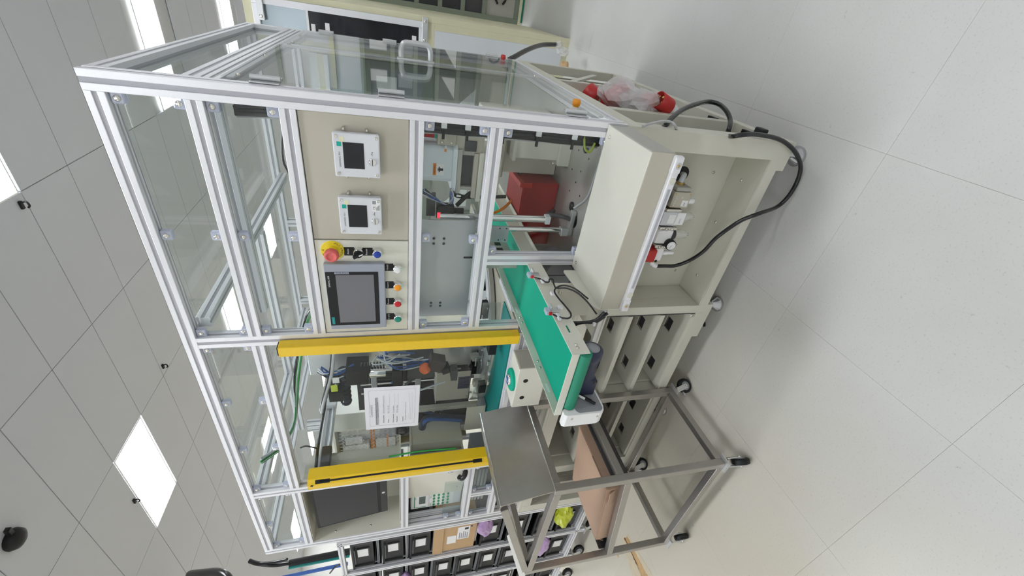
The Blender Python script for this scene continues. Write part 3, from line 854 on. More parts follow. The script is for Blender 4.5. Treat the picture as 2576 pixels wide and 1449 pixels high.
# ================================================================== CONVEYOR
cv = thing('belt_conveyor', 'green belt conveyor in cream side plates running out of the machine', 'conveyor', (-.62, .2, .93))
CX0, CX1, CY0, CY1, CZ = -.748, -.498, -.463, .95, 1.0
b = B()
b.box(CX0 + .004, CX1 - .004, CY0 + .012, CY1, .966, .974, BELT)
b.build('belt', cv)
box('side_plate', cv, CX1 - .003, CX1, CY0, CY1, .945, CZ, BEIGE, .0008)
box('side_plate', cv, CX0, CX0 + .003, CY0, CY1, .945, CZ, BEIGE, .0008)
box('plate_flange', cv, CX1, CX1 + .020, .02, CY1, .945, .948, BEIGE)
box('slide_bed', cv, CX0 + .003, CX1 - .003, CY0 + .05, CY1, .945, .964, BEIGE)
box('end_plate', cv, CX0 + .0, CX1, CY0 - .003, CY0, .978, CZ, BEIGE, .0008)
B().cyl((-.716, CY0 + .006, .957), (CX1 - .004, CY0 + .006, .957), .0195, BELTD, n=24).build('drive_roller', cv)
for (y, z) in ((-.44, .972), (-.44, .962)):
    B().lathe((CX1, y + (.0 if z > .97 else .012), .975), (1, 0, 0), [(.005, 0), (.005, .002), (.002, .003)], SCREW, 10).build('screw', cv)
for y in (.0, -.03, -.24, -.27):
    B().lathe((CX0 + .003, y, .985), (1, 0, 0), [(.0045, 0), (.0045, .002), (.002, .003)], SCREW, 10).build('screw', cv)
for y in (.05, -.36):
    box('adjusting_slot', cv, CX0 + .003, CX0 + .0036, y - .018, y + .018, .983, .991, LABEL, .0002)
box('adjusting_slot', cv, CX1, CX1 + .0006, -.375, -.345, .972, .977, BELTD)
# sensors on the right plate with their looping leads
def sensor(y):
    s = B().box(CX1 - .006, CX1 + .022, y - .012, y + .010, CZ + .000, CZ + .004, ALUR).box(CX1 + .0005, CX1 + .004, y - .012, y + .010, .976, CZ, ALUR).build('sensor_bracket', cv, .001)
    B().box(CX1 - .004, CX1 + .010, y - .020, y + .004, CZ + .004, CZ + .020, CLIPM).build('sensor_body', s, .002)
    B().box(CX1 + .000, CX1 + .009, y - .026, y - .018, CZ + .002, CZ + .012, RED).build('sensor_plug', s, .001)
    return s
sensor(-.07); sensor(-.27)
def lead(pts, rr=.0028, m=BLACKG): B().tube(pts, rr, m, 6, 4).build('sensor_lead', cv)
XR = CX1 + .004
lead([(XR, -.096, 1.0), (XR + .006, -.115, .985), (XR + .008, -.135, .975), (XR + .012, -.14, .965), (XR + .012, -.125, .958), (XR + .014, -.13, .948), (XR + .016, -.16, .955), (XR + .018, -.185, .955), (XR + .028, -.20, .93), (XR + .03, -.225, .905), (XR + .02, -.26, .88), (XR - .01, -.29, .85)])
B().box(XR + .002, XR + .008, -.134, -.108, .978, .986, LABEL).build('lead_label', cv)
lead([(XR, -.296, 1.0), (XR + .01, -.325, .985), (XR + .016, -.335, .967), (XR + .016, -.315, .953), (XR + .014, -.27, .957), (XR + .012, -.235, .962), (XR + .014, -.20, .966), (XR + .02, -.185, .955), (XR + .035, -.195, .935), (XR + .035, -.215, .905), (XR + .02, -.25, .87)])
B().box(XR + .002, XR + .010, -.328, -.300, .986, .994, CLEARC).build('lead_label', cv)
for y in (-.110, -.190, -.262):
    B().box(CX1 + .0005, CX1 + .010, y - .010, y + .006, .958, .974, LABEL).build('cable_mount', cv, .002)
# motor, gearbox and chain guard below the end
mo = B()
mo.lathe((-.545, -.395, .897), (-1, 0, 0), [(.026, 0), (.033, .004), (.034, .03), (.031, .034), (.031, .105), (.034, .11)], NAVY, 26)
mo.build('motor', cv)
B().lathe((-.5448, -.395, .897), (1, 0, 0), [(.022, 0), (.022, .0008), (.008, .001)], GREY, 20).build('fan_cover', cv)
box('gearbox', cv, -.716, -.655, -.428, -.360, .862, .940, NAVY, .004)
B().box(-.662, -.655, -.432, -.424, .868, .876, DARK).build('gearbox_bolt', cv)
def rrect(y0, y1, z0, z1, r, n=5):
    P = []
    for cx, cz, a0 in ((y1 - r, z1 - r, 0), (y0 + r, z1 - r, 90), (y0 + r, z0 + r, 180), (y1 - r, z0 + r, 270)):
        for i in range(n + 1):
            a = math.radians(a0 + 90 * i / n); P.append((cx + r * math.cos(a), cz + r * math.sin(a)))
    return P
GP = [(-.470, .845), (-.345, .845), (-.330, .852), (-.325, .866), (-.325, .930), (-.330, .940), (-.340, .944), (-.4665, .944), (-.4665, .974), (-.472, .980), (-.488, .980), (-.493, .972), (-.493, .866), (-.486, .851)]
g = B().prism(GP, (-.770, 0, 0), (0, 1, 0), (0, 0, 1), .050, WHITE).build('chain_guard', cv, .001)
B().prism(rrect(-.487, -.331, .851, .940, .014), (-.7199, 0, 0), (0, 1, 0), (0, 0, 1), .0012, GREY).build('guard_face', g)
for z in (.872, .955):
    B().lathe((-.735, -.493, z), (0, -1, 0), [(.004, 0), (.004, .0015), (.002, .002)], SCREW, 10).build('screw', g)
# black and white marker clipped on the guard
pn = thing('marker_pen', 'black marker pen with white grip resting on the white chain guard', 'pen', (-.708, -.42, .90))
pa = Vector((-.7125, -.405, .936)); pb = Vector((-.7125, -.465, .872)); pd = pb - pa
B().cyl(pa, pa + pd * .30, .0035, BLACK, n=10).cyl(pa + pd * .62, pb, .0045, BLACK, n=10).build('cap', pn)
B().cyl(pa + pd * .30, pa + pd * .62, .0050, WHITE, n=10).build('barrel', pn)
B().bar(pa + pd * .35 + Vector((.006, 0, 0)), pa + pd * .85 + Vector((.006, 0, 0)), .003, .003, BLACK).build('pocket_clip', pn)
# conveyor support: bracket, slotted strut and dark gap plate to the right
cs = thing('conveyor_stand', 'cream angle bracket and strut holding the conveyor beside the drawer', 'bracket', (-.60, -.1, .76))
box('post_plate', cs, -.66, -.515, -.105, -.099, .762, .935, BEIGE, .001)
box('cross_angle', cs, -.735, -.51, -.125, -.105, .915, .943, BEIGE, .001)
box('slotted_strut', cs, -.70, -.55, -.215, -.200, .762, .782, ALUR, .002)
box('foot_plate', cs, -.70, -.51, -.22, -.03, .7605, .766, BEIGE, .001)
for x in (-.55, -.60): B().lathe((x, -.106, .90), (0, -1, 0), [(.006, 0), (.006, .004), (.003, .005)], SCREW, 10).build('bolt', cs)
dm = thing('grey_drum', 'dark grey round drum under the conveyor beside the drawer flange', 'drum', (-.58, .10, .77))
B().lathe((-.585, .055, .838), (0, 1, 0), [(.055, 0), (.062, .004), (.062, .12), (.055, .124)], GREY, 32).build('drum', dm)
box('seam', dm, -.5865, -.5835, .0535, .055, .785, .89, DARK)
box('saddle', dm, -.63, -.54, .06, .16, .762, .785, DARK)
# tied cable bundle at the drawer corner
tb = thing('tied_cable_ends', 'bundle of black cable ends tied together at the left drawer corner', 'cables', (-.53, -.25, .86))
for k in range(5):
    a = random.uniform(-.012, .012); c2 = random.uniform(-.012, .012)
    B().tube([(-.520 + a, -.27, .80 + c2), (-.545 + a * .4, -.275, .835 + c2 * .3), (-.56, -.262, .87 + c2), (-.575 + a, -.25, .90 + c2)], .005, BLACKG, 6, 3).build('cable', tb)
box('zip_tie', tb, -.558, -.546, -.285, -.262, .838, .846, LABEL)

# ================================================================== START BUTTON BOX
sb = thing('start_button_box', 'cream push-button box with a green disc and lit blue key on top', 'button box', (-1.0, -.08, .86))
SX0, SX1 = -1.118, -.897; SY0, SY1 = -.128, -.020; SZ0, SZ1 = .885, .998
B().prism([(SY0, SZ0 - .01), (SY1, SZ0 - .01), (SY1, SZ1 - .004), (SY0, SZ1 - .002)], (SX0, 0, 0), (0, 1, 0), (0, 0, 1), SX1 - SX0, BEIGE).build('housing', sb, .004)
B().box(SX1, SX1 + .0008, SY0 + .004, SY1 - .004, SZ0 - .004, SZ1 - .008, SLATE).build('right_cover', sb)
gb = B().lathe((-1.008, -.075, SZ1 - .004), (0, 0, 1), [(.047, 0), (.047, .010), (.042, .014), (.026, .015)], BELT, 34).build('green_disc', sb)
B().lathe((-1.008, -.075, SZ1 + .0105), (0, 0, 1), [(.023, 0), (.023, .006), (.019, .009), (.017, .009)], STEEL, 26).build('metal_ring', gb)
B().lathe((-1.008, -.075, SZ1 + .0185), (0, 0, 1), [(.017, 0), (.017, .002), (.010, .003)], BLUEC, 22).box(-1.010, -1.006, -.088, -.062, SZ1 + .0210, SZ1 + .0225, WINK).build('blue_key', gb)
for x in (-.965, -1.063):
    B().lathe((x, SY0, SZ0 + .075), (0, -1, 0), [(.010, 0), (.010, .0008), (.006, .0008)], BLACK, 16).build('hole_plug', sb)
sw = thing('slotted_strut_rail', 'bare aluminium strut below the green start button box', 'rail', (-1.05, -.03, .80))
B().prof((-.98, -.045, .78), (-.98, -.045, .873), .035, .02, (0, 1, 0)).build('strut', sw)
B().prof((-1.03, -.045, .78), (-1.03, -.045, .873), .02, .02, (0, 1, 0)).build('strut', sw)
box('foot', sw, -1.06, -.94, -.07, -.016, .765, .78, ALUR)
box('red_connector', sw, -1.0, -.985, -.062, -.0555, .83, .85, RED)

# ================================================================== LEFT BAY: monitor, controller
rc = thing('monitor_recess', 'cream sheet-metal niche in the left bay framing the black monitor', 'niche', (-1.98, .1, 1.44))
b = B()
RX0, RX1, RZ0, RZ1, RY = -2.224, -1.744, 1.442, 1.885, .19
box('back_sheet', rc, RX0, RX1, RY, RY + .002, RZ0, RZ1, BEIGE)
box('floor_sheet', rc, RX0, RX1, .006, RY, RZ0, RZ0 + .002, BEIGE)
box('roof_sheet', rc, RX0, RX1, .006, RY, RZ1 - .002, RZ1, BEIGE)
box('left_sheet', rc, RX0, RX0 + .002, .006, RY, RZ0 + .002, RZ1 - .002, BEIGE)
box('right_sheet', rc, RX1 - .002, RX1, .006, RY, RZ0 + .002, RZ1 - .002, BEIGE)
for z in (1.60, 1.78):
    for y in (.04,):
        B().lathe((RX0 + .002, y, z), (1, 0, 0), [(.006, 0), (.006, .002), (.003, .004)], SCREW, 10).build('screw', rc)
mn = thing('flat_monitor', 'black flat monitor leaning in the cream niche of the left bay', 'monitor', (-1.95, .06, 1.50))
tilt = math.atan2(-.045, .35)
rot = Matrix.Rotation(-tilt, 3, 'X')
mc = Vector((-1.935, .045, 1.682))
rot = Matrix.Rotation(.11, 3, 'X')
B().obox(mc, (.37, .022, .35), rot, BLACK).build('frame', mn, .004)
B().obox(mc + rot @ Vector((0, -.0115, .018)), (.342, .001, .286), rot, SCREEN).build('screen', mn)
B().obox(mc + rot @ Vector((0, -.0125, -.157)), (.36, .003, .030), rot, BLACKG).build('chin', mn, .001)
q = mc + rot @ Vector((0.01, -.0142, -.156))
B().lathe(q, rot @ Vector((0, -1, 0)), [(.008, 0), (.008, .0006), (.004, .0008)], ALUR, 18).build('badge', mn)
B().obox(mc + rot @ Vector((.02, .03, -.02)), (.10, .05, .10), rot, BLACK).box(-1.94, -1.90, .06, RY, 1.64, 1.70, BLACK).build('wall_arm', mn)

hd = thing('controller_hood', 'folded cream sheet hood covering the right of the keypad controller', 'cover', (-1.86, .04, 1.11))
b = B()
b.prism([(-1.744, .008), (-1.744, .012), (-2.026, .0575), (-2.030, .0545)], (0, 0, 1.108), (1, 0, 0), (0, 1, 0), .290, BEIGE)
b.box(-1.80, -1.744, .020, .18, 1.108, 1.111, BEIGE).box(-1.80, -1.744, .020, .18, 1.395, 1.398, BEIGE)
b.build('hood_sheet', hd, .001)
for z in (1.14, 1.36): B().lathe((-1.96, .0445, z), (0, -1, 0), [(.005, 0), (.005, .002), (.002, .003)], SCREW, 10).build('screw', hd)
B().tube([(-1.76, .01, 1.112), (-1.775, -.012, 1.122), (-1.79, -.014, 1.135), (-1.80, .0, 1.145)], .014, BLACKG, 10, 4).build('cable_gland', hd)
kc = thing('keypad_controller', 'white controller with green oval keys and a small dark display', 'controller', (-2.03, .08, 1.10))
KA, KB = -2.168, -1.82
box('case', kc, KA, KB, .062, .18, 1.105, 1.385, DEVW, .004)
box('face_sheet', kc, KA + .008, -1.94, .0612, .0622, 1.15, 1.376, LABEL)
box('display', kc, -2.122, -2.048, .0606, .0614, 1.305, 1.340, LCD)
b = B()
b.box(KA + .012, -1.95, .0606, .0612, 1.362, 1.367, GRINK).box(KA + .014, KA + .018, .0606, .0612, 1.30, 1.36, GRINK)
b.text('SMC', (-2.07, .0604, 1.358), .011, GRINK).text('ENC', (-2.075, .0604, 1.276), .011, GRINK).text('SMC', (-2.15, .0604, 1.276), .013, GRINK)
b.box(KA + .012, -1.95, .0606, .0612, 1.2835, 1.2845, GINK).box(KA + .012, -1.95, .0606, .0612, 1.287, 1.288, GINK)
b.build('print', kc)
for z in (1.2955,):
    for x in (-2.105, -2.065): B().lathe((x, .0622, z), (0, -1, 0), [(.006, 0), (.006, .0008), (.003, .001)], GRINK, 12).build('key', kc)
for i in range(4):
    for j in range(4):
        x = -2.145 + .0305 * i; z = 1.258 - .026 * j
        k = B().prism([(.012 * math.cos(t * math.pi / 5), .007 * math.sin(t * math.pi / 5)) for t in range(10)], (x, .0612, z), (1, 0, 0), (0, 0, 1), .0015, GRINK)
        k.build('key', kc)
B().prism([(.022 * math.cos(t * math.pi / 8), .013 * math.sin(t * math.pi / 8)) for t in range(16)], (-2.01, .0612, 1.235), (1, 0, 0), (0, 0, 1), .0015, GRINK).build('enter_key', kc)
rk = thing('slatted_grey_unit', 'grey ribbed unit behind the lower left clear panels', 'equipment', (-2.1, .1, .96))
box('case', rk, -2.222, -1.75, .10, .22, .955, 1.06, GREY)
for i in range(5):
    box('rib', rk, -2.222, -1.75, .090, .100, .96 + .02 * i, .972 + .02 * i, PLATE)
for k in range(3): box('vertical_strip', rk, -2.222 + .020 * k, -2.207 + .020 * k, .040, .048, 1.107, 1.398, PLATE, .001)
box('dark_socket', rk, -1.90, -1.80, .085, .09, .965, 1.04, BLACK)

# ================================================================== INSIDE THE MACHINE: right bay
bedp = thing('machine_bed', 'stained grey steel bed plate inside the machine with small drilled holes', 'bed plate', (-1.1, .7, .76))
box('plate', bedp, XE + .045, -.050, .05, YD - .05, .762, .782, BED, .001)
for i, (x, y) in enumerate([(-.12, .30), (-.16, .26), (-.20, .34), (-.24, .28), (-.13, .45), (-.18, .42), (-.22, .20), (-.27, .22), (-.30, .16), (-.16, .16), (-.25, .40), (-.12, .62), (-.18, .70), (-.32, .26)]):
    B().lathe((x, y, .782), (0, 0, 1), [(.004, 0), (.004, .0004), (.002, .0004)], INK, 8).build('hole', bedp)
B().lathe((-.13, .20, .782), (0, 0, 1), [(.022, 0), (.022, .004), (.006, .004)], DARK, 20).build('grommet', bedp)
B().lathe((-.40, .16, .782), (0, 0, 1), [(.030, 0), (.030, .003), (.010, .003)], BLACK, 20).build('grommet', bedp)
B().lathe((-.36, .20, .782), (0, 0, 1), [(.018, 0), (.018, .006), (.006, .006)], BLACK, 16).build('grommet', bedp)
B().tube([(-.40, .16, .785), (-.39, .17, .83), (-.40, .20, .86), (-.42, .25, .855), (-.44, .33, .80)], .009, DARK, 8, 4).build('hose', bedp)
B().tube([(-.06, .07, .80), (-.11, .07, .785), (-.20, .068, .790), (-.27, .066, .80), (-.31, .066, .84)], .005, GREYC, 6, 4).tube([(-.065, .075, .86), (-.10, .07, .85), (-.11, .068, .83), (-.08, .068, .82)], .004, mat('yellow_green_earth_wire', (.35, .45, .05), .4, 0, .05, 60), 6, 4).build('wire', bedp)

rb = thing('pinch_press', 'cool white press head cover with a pinch warning sticker above beige flanges', 'press', (-.22, .25, .782))
b = B(); Y0 = .18
P = [(-.285, Y0 + .015), (-.27, Y0), (-.165, Y0), (-.15, Y0 + .015), (-.15, Y0 + .18), (-.285, Y0 + .18)]
b.prism(P, (0, 0, 1.262), (1, 0, 0), (0, 1, 0), .145, ROBW)
b.build('cover', rb, .006)
B().prism([(-.308, Y0 - .012), (-.166, Y0 - .012), (-.148, Y0 + .006), (-.148, Y0 + .19), (-.308, Y0 + .19)], (0, 0, 1.247), (1, 0, 0), (0, 1, 0), .015, ROBW).build('cover_skirt', rb, .003)
B().lathe((-.222, Y0 + .05, 1.395), (0, 0, 1), [(.075, 0), (.075, .02)], ROBW, 30).build('collar', rb)
wl = B().box(-.258, -.218, Y0 - .0010, Y0 - .0002, 1.288, 1.325, LABEL).build('warning_label', rb)
b = B().box(-.258, -.218, Y0 - .0016, Y0 - .0010, 1.314, 1.325, ORP)
b.text('WARNING', (-.2385, Y0 - .0020, 1.3195), .008, INK, align='CENTER', width=.030)
for k in range(5):
    a = math.radians(40 + 25 * k)
    b.bar((-.238, Y0 - .0014, 1.298), (-.238 + .012 * math.cos(a), Y0 - .0014, 1.298 + .012 * math.sin(a)), .0005, .0026, INK, up=(0, 0, 1) if abs(math.cos(a)) > .2 else (1, 0, 0))
b.box(-.242, -.234, Y0 - .0016, Y0 - .0010, 1.291, 1.299, INK)
b.build('warning_print', wl)
B().box(-.178, -.152, Y0 - .0010, Y0 - .0002, 1.283, 1.290, LABEL).box(-.178, -.168, Y0 - .0014, Y0 - .001, 1.283, 1.290, ORP).build('small_label', rb)
box('upper_flange', rb, -.315, -.165, Y0 - .008, Y0 + .18, 1.230, 1.246, SLATE, .002)
box('glass_gap', rb, -.292, -.18, Y0 + .01, Y0 + .16, 1.190, 1.230, DARK)
for x in (-.30, -.178): box('tie_bar', rb, x - .006, x + .006, Y0, Y0 + .015, 1.19, 1.23, SLATE)
box('middle_flange', rb, -.335, -.175, Y0 - .006, Y0 + .18, 1.174, 1.190, BEIGED, .003)
box('lower_flange', rb, -.345, -.172, Y0 - .010, Y0 + .18, 1.156, 1.173, BEIGE, .003)
B().prism([(-.32, Y0 + .01), (-.20, Y0 + .01), (-.185, Y0 + .03), (-.185, Y0 + .2), (-.32, Y0 + .2)], (0, 0, 1.09), (1, 0, 0), (0, 1, 0), .066, BEIGED).build('column', rb, .006)
b = B()
b.box(-.155, -.10, Y0 - .01, Y0 + .08, 1.255, 1.315, BEIGED).box(-.175, -.10, Y0 + .0, Y0 + .10, 1.16, 1.255, BEIGED).box(-.17, -.135, Y0 - .006, Y0, 1.185, 1.225, DARK)
b.build('side_bracket', rb, .003)
box('terminal_block', rb, -.135, -.085, Y0 - .005, Y0 + .03, 1.318, 1.365, REDB, .001)
box('black_module', rb, -.150, -.085, Y0 - .01, Y0 + .03, 1.367, 1.40, BLACK, .002)
box('green_edge', rb, -.135, -.085, Y0 - .007, Y0 - .004, 1.316, 1.325, GREENL)
for x, z in ((-.145, 1.30), (-.115, 1.30), (-.145, 1.27), (-.115, 1.27)):
    B().lathe((x, Y0 - .01, z), (0, -1, 0), [(.004, 0), (.004, .002), (.002, .003)], SCREW, 8).build('screw', rb)
box('base_block', rb, -.325, -.11, .445, .70, .784, 1.09, BEIGE, .004)
box('base_flange', rb, -.325, -.12, .38, .445, 1.03, 1.09, BEIGED, .004)
gs = thing('gusset_stand', 'small cream flanged stand on the bed plate near the front right post', 'stand', (-.19, .37, .782))
box('web', gs, -.23, -.155, .34, .42, .83, 1.0, BEIGE, .002)
box('foot_flange', gs, -.245, -.145, .32, .44, .782, .83, BEIGE, .002)
box('cap_flange', gs, -.24, -.14, .33, .43, 1.0, 1.012, BEIGE, .002)
for x in (-.235, -.155): B().lathe((x, .318, .85), (0, -1, 0), [(.005, 0), (.005, .004), (.002, .005)], SCREW, 8).build('bolt', gs)
hs = thing('press_lead', 'black flexible lead with chrome fittings crossing behind the front rail', 'cable', (-.35, .2, 1.2))
B().tube([(-.335, .22, 1.245), (-.335, .20, 1.24), (-.338, .2, 1.22), (-.340, .2, 1.17), (-.34, .22, 1.05)], .007, BLACKG, 8, 4).build('lead', hs)
B().cyl((-.336, .2, 1.238), (-.3375, .2, 1.222), .009, STEEL, n=12).build('fitting', hs)
B().tube([(-.30, .19, 1.16), (-.33, .19, 1.20), (-.37, .19, 1.235)], .008, BLACK, 8, 3).build('strap', hs)
wb = thing('wire_bundle', 'fan of pale blue-grey wires tied beside the white press head', 'cables', (-.33, .16, 1.26))
for k in range(16):
    o1 = random.uniform(-.008, .006); o2 = random.uniform(-.006, .006)
    B().tube([(-.302 + o1, .165 + o2, 1.262), (-.325 + o1, .16 + o2, 1.258 + o2), (-.352 + o1 * .5, .155, 1.262 + o1), (-.358 + o2, .15, 1.275 + o1), (-.335, .15 + o1, 1.31 + o2), (-.305 + o1 * 2, .15, 1.355 + o2 * 2)], .0028, random.choice((CLEARC, GREYC, BLUEC, DARK)), 5, 3).build('wire', wb)
vs = thing('vision_sensor', 'dark sensor block with a red glow above the grey guard sheet', 'sensor', (-.375, .14, 1.27))
box('body', vs, -.395, -.350, .13, .17, 1.25, 1.312, BLACK, .003)
box('red_window', vs, -.392, -.372, .1285, .13, 1.297, 1.309, LEDR)
box('bracket', vs, -.395, -.31, .15, .156, 1.315, 1.345, DARK)
box('dark_stay', vs, -.395, -.365, .15, .16, 1.215, 1.25, BLACK)
gp = thing('guard_sheet', 'large plain grey sheet-metal guard behind the front middle window', 'guard', (-.58, .13, 1.17))
b = B(); b.box(-.80, -.385, .098, .101, 1.176, 1.46, PLATE)
b.build('sheet', gp)
box('bent_edge', gp, -.80, -.385, .101, .115, 1.176, 1.179, PLATE)
for x, z in ((-.455, 1.32), (-.455, 1.285), (-.475, 1.32), (-.475, 1.285), (-.735, 1.32), (-.735, 1.285), (-.75, 1.32), (-.75, 1.285)):
    B().lathe((x, .098, z), (0, -1, 0), [(.005, 0), (.005, .0015), (.0025, .0017)], DARK, 10).build('screw_hole', gp)
box('black_notch', gp, -.535, -.528, .0965, .098, 1.178, 1.21, BLACK)
box('hanger', gp, -.60, -.56, .042, .098, 1.40, 1.41, ALUR)
rg = thing('guide_shafts', 'pair of chromed vertical guide shafts beside the red box', 'guide', (-.405, .13, .83))
B().cyl((-.385, .13, .905), (-.385, .13, 1.30), .0125, STEEL, n=16).build('shaft', rg)
B().cyl((-.425, .125, .84), (-.425, .125, 1.30), .010, STEEL, n=16).build('shaft', rg)
box('shaft_clamp', rg, -.400, -.370, .115, .145, .895, .915, DEVW, .003)
box('end_block', rg, -.445, -.415, .11, .14, .815, .845, ALUR, .003)
box('carrier_plate', rg, -.475, -.41, .112, .117, 1.05, 1.115, PLATE, .001)
for x, z in ((-.418, 1.06), (-.418, 1.085), (-.465, 1.06), (-.465, 1.085)): B().lathe((x, .112, z), (0, -1, 0), [(.003, 0), (.003, .0006)], INK, 8).build('hole', rg)
box('bearing_block', rg, -.445, -.37, .12, .16, 1.13, 1.18, ALUR, .003)
box('foot_bar', rg, -.46, -.36, .145, .17, .783, .80, ALUR, .002)
rx = thing('red_box', 'dark red sheet-metal box standing on the bed plate behind the shafts', 'box', (-.42, .46, .782))
box('body', rx, -.62, -.335, .365, .60, .784, .936, REDB, .003)
box('lid', rx, -.615, -.338, .368, .597, .936, .940, REDB, .001)
B().bar((-.345, .36, .945), (-.345, .53, .953), .020, .020, RED).build('hinge_rail', rx, .002)
box('hasp', rx, -.355, -.335, .356, .364, .905, .95, RED, .001)
B().tube([(-.335, .45, .93), (-.31, .47, .955), (-.325, .52, .975), (-.35, .56, .97), (-.36, .58, .94)], .004, BLACKG, 6, 4).build('handle_cord', rx)
B().tube([(-.43, .30, 1.10), (-.445, .30, 1.07), (-.43, .31, 1.03), (-.42, .34, 1.0), (-.43, .40, .97)], .006, ORANGE, 7, 4).build('orange_lead', rx)
# parts around the conveyor mouth
cm = thing('conveyor_sensor_plate', 'grey drilled sensor plate with dark windows beside the conveyor mouth', 'bracket', (-.56, .2, .98))
box('plate', cm, -.58, -.565, .10, .30, 1.0, 1.12, SLATE, .001)
for y in (.13, .19, .25): box('window', cm, -.5652, -.5645, y, y + .04, 1.03, 1.055, BLACK)
box('foot', cm, -.78, -.755, .08, .30, .95, 1.0, DEVW, .002)
# ================================================================== INSIDE THE MACHINE: light-curtain bay
bm = thing('bench_mat', 'teal anti-slip strip along the front edge of the work table', 'mat', (-1.26, .12, .985))
B().prism([(-1.70, .045), (-.83, .045), (-.83, .22), (-1.10, .22), (-1.70, .30)], (0, 0, .984), (1, 0, 0), (0, 1, 0), .005, TEAL).build('mat', bm)
box('table_board', bm, -1.70, -.80, .045, 1.2, .965, .984, BEIGED)
ag = thing('curved_guard', 'low clear acrylic guard bent round the front of the turntable', 'guard', (-1.2, .25, .99))
pts = [(-.86, .25), (-1.0, .235), (-1.12, .215), (-1.26, .195), (-1.36, .20), (-1.45, .225), (-1.53, .27), (-1.59, .34), (-1.61, .45)]
vs = []; fs = []
for (x, y) in pts: vs += [(x, y, .990), (x, y, 1.075), (x, y + .004, 1.075), (x, y + .004, .990)]
for i in range(len(pts) - 1):
    k = 4 * i; fs += [(k, k + 4, k + 5, k + 1), (k + 1, k + 5, k + 6, k + 2), (k + 2, k + 6, k + 7, k + 3), (k + 3, k + 7, k + 4, k)]
fs += [(0, 1, 2, 3), (len(vs) - 1, len(vs) - 2, len(vs) - 3, len(vs) - 4)]
B().add(vs, fs, ACRD, True).build('bent_sheet', ag)
tt = thing('turntable', 'grey metal rotary table plate carrying small clamping jigs', 'turntable', (-1.19, .68, .985))
ctr = (-1.19, .68)
def ring(r0, r1, z0, z1, a0, a1, m, n=28):
    vs = []; fs = []
    for i in range(n + 1):
        a = math.radians(a0 + (a1 - a0) * i / n); c, s = math.cos(a), math.sin(a)
        vs += [(ctr[0] + r0 * c, ctr[1] + r0 * s, z0), (ctr[0] + r1 * c, ctr[1] + r1 * s, z0), (ctr[0] + r1 * c, ctr[1] + r1 * s, z1), (ctr[0] + r0 * c, ctr[1] + r0 * s, z1)]
    for i in range(n):
        k = 4 * i
        fs += [(k + 1, k + 5, k + 6, k + 2), (k + 3, k + 2, k + 6, k + 7), (k, k + 3, k + 7, k + 4), (k, k + 4, k + 5, k + 1)]
    fs += [(0, 1, 2, 3), (4 * n, 4 * n + 3, 4 * n + 2, 4 * n + 1)]
    b.add(vs, fs, m)
B().lathe((-1.19, .68, .986), (0, 0, 1), [(.40, 0), (.40, .016), (.395, .018)], PLATE, 64).build('plate', tt)
b = B(); ring(.345, .398, 1.004, 1.014, -80, 10, DEVW); b.build('white_ring', tt)
b = B(); ring(.401, .42, .990, 1.010, -80, 30, SLATE); b.build('brown_rim', tt)
def jig(x, y, k, flip=0):
    j = B().box(x - .035, x + .035, y - .028, y + .028, 1.004, 1.030, BLACK).box(x - .012, x + .028, y - .020, y + .012, 1.030, 1.062, SLATE if k % 2 else ALUR).build('jig', tt, .003)
    c = B().cyl((x - .03, y - .032, 1.045), (x + .03, y - .032, 1.045), .005, STEEL, n=10).box(x + .020, x + .034, y - .034, y + .0, 1.02, 1.075, SCREW)
    c.lathe((x + .05, y, 1.004), (0, 0, 1), [(.007, 0), (.007, .012), (.003, .014)], SCREW, 10)
    c.build('clamp', j, .001)
for k, (x, y) in enumerate(((-1.04, .43), (-.93, .52), (-1.16, .36), (-1.32, .38), (-1.44, .47), (-1.50, .62), (-1.12, .58), (-1.33, .58))): jig(x, y, k)
for k in range(10):
    a = math.radians(200 + 16 * k); x = -1.19 + .31 * math.cos(a); y = .68 + .31 * math.sin(a)
    B().lathe((x, y, 1.004), (0, 0, 1), [(.006, 0), (.006, .008), (.003, .010)], SCREW, 8).build('dowel', tt)
for k, (px, py, zz, m, sz) in enumerate(((1238, 872, 1.03, BLACK, .030), (1226, 860, 1.03, BLACK, .022), (1213, 972, 1.03, BLACK, .026), (1200, 962, 1.04, BEIGED, .018), (1232, 912, 1.015, SCREW, .012), (1234, 938, 1.012, ALUR, .010), (1232, 962, 1.012, SCREW, .010), (1192, 890, 1.02, SCREW, .010), (1196, 925, 1.02, SCREW, .010), (1190, 945, 1.02, ALUR, .012), (1160, 882, 1.06, BLACK, .026), (1152, 893, 1.06, BRASS, .016), (1214, 905, 1.008, SCREW, .006), (1210, 880, 1.008, SCREW, .006))):
    p = at(px, py, Z=zz)
    hz = zz - 1.0045
    B().box(p.x - sz, p.x + sz, p.y - sz * .8, p.y + sz * .8, 1.0145 if (p.x + 1.19) ** 2 + (p.y - .68) ** 2 > .11 else 1.0045, zz + hz * .3 + .012, m).build('jig_block', tt, .002)
box('black_fixture', tt, -1.43, -1.36, .36, .42, 1.004, 1.06, BLACK, .004)
box('black_fixture', tt, -1.03, -.95, .345, .40, 1.0145, 1.055, BLACK, .004)

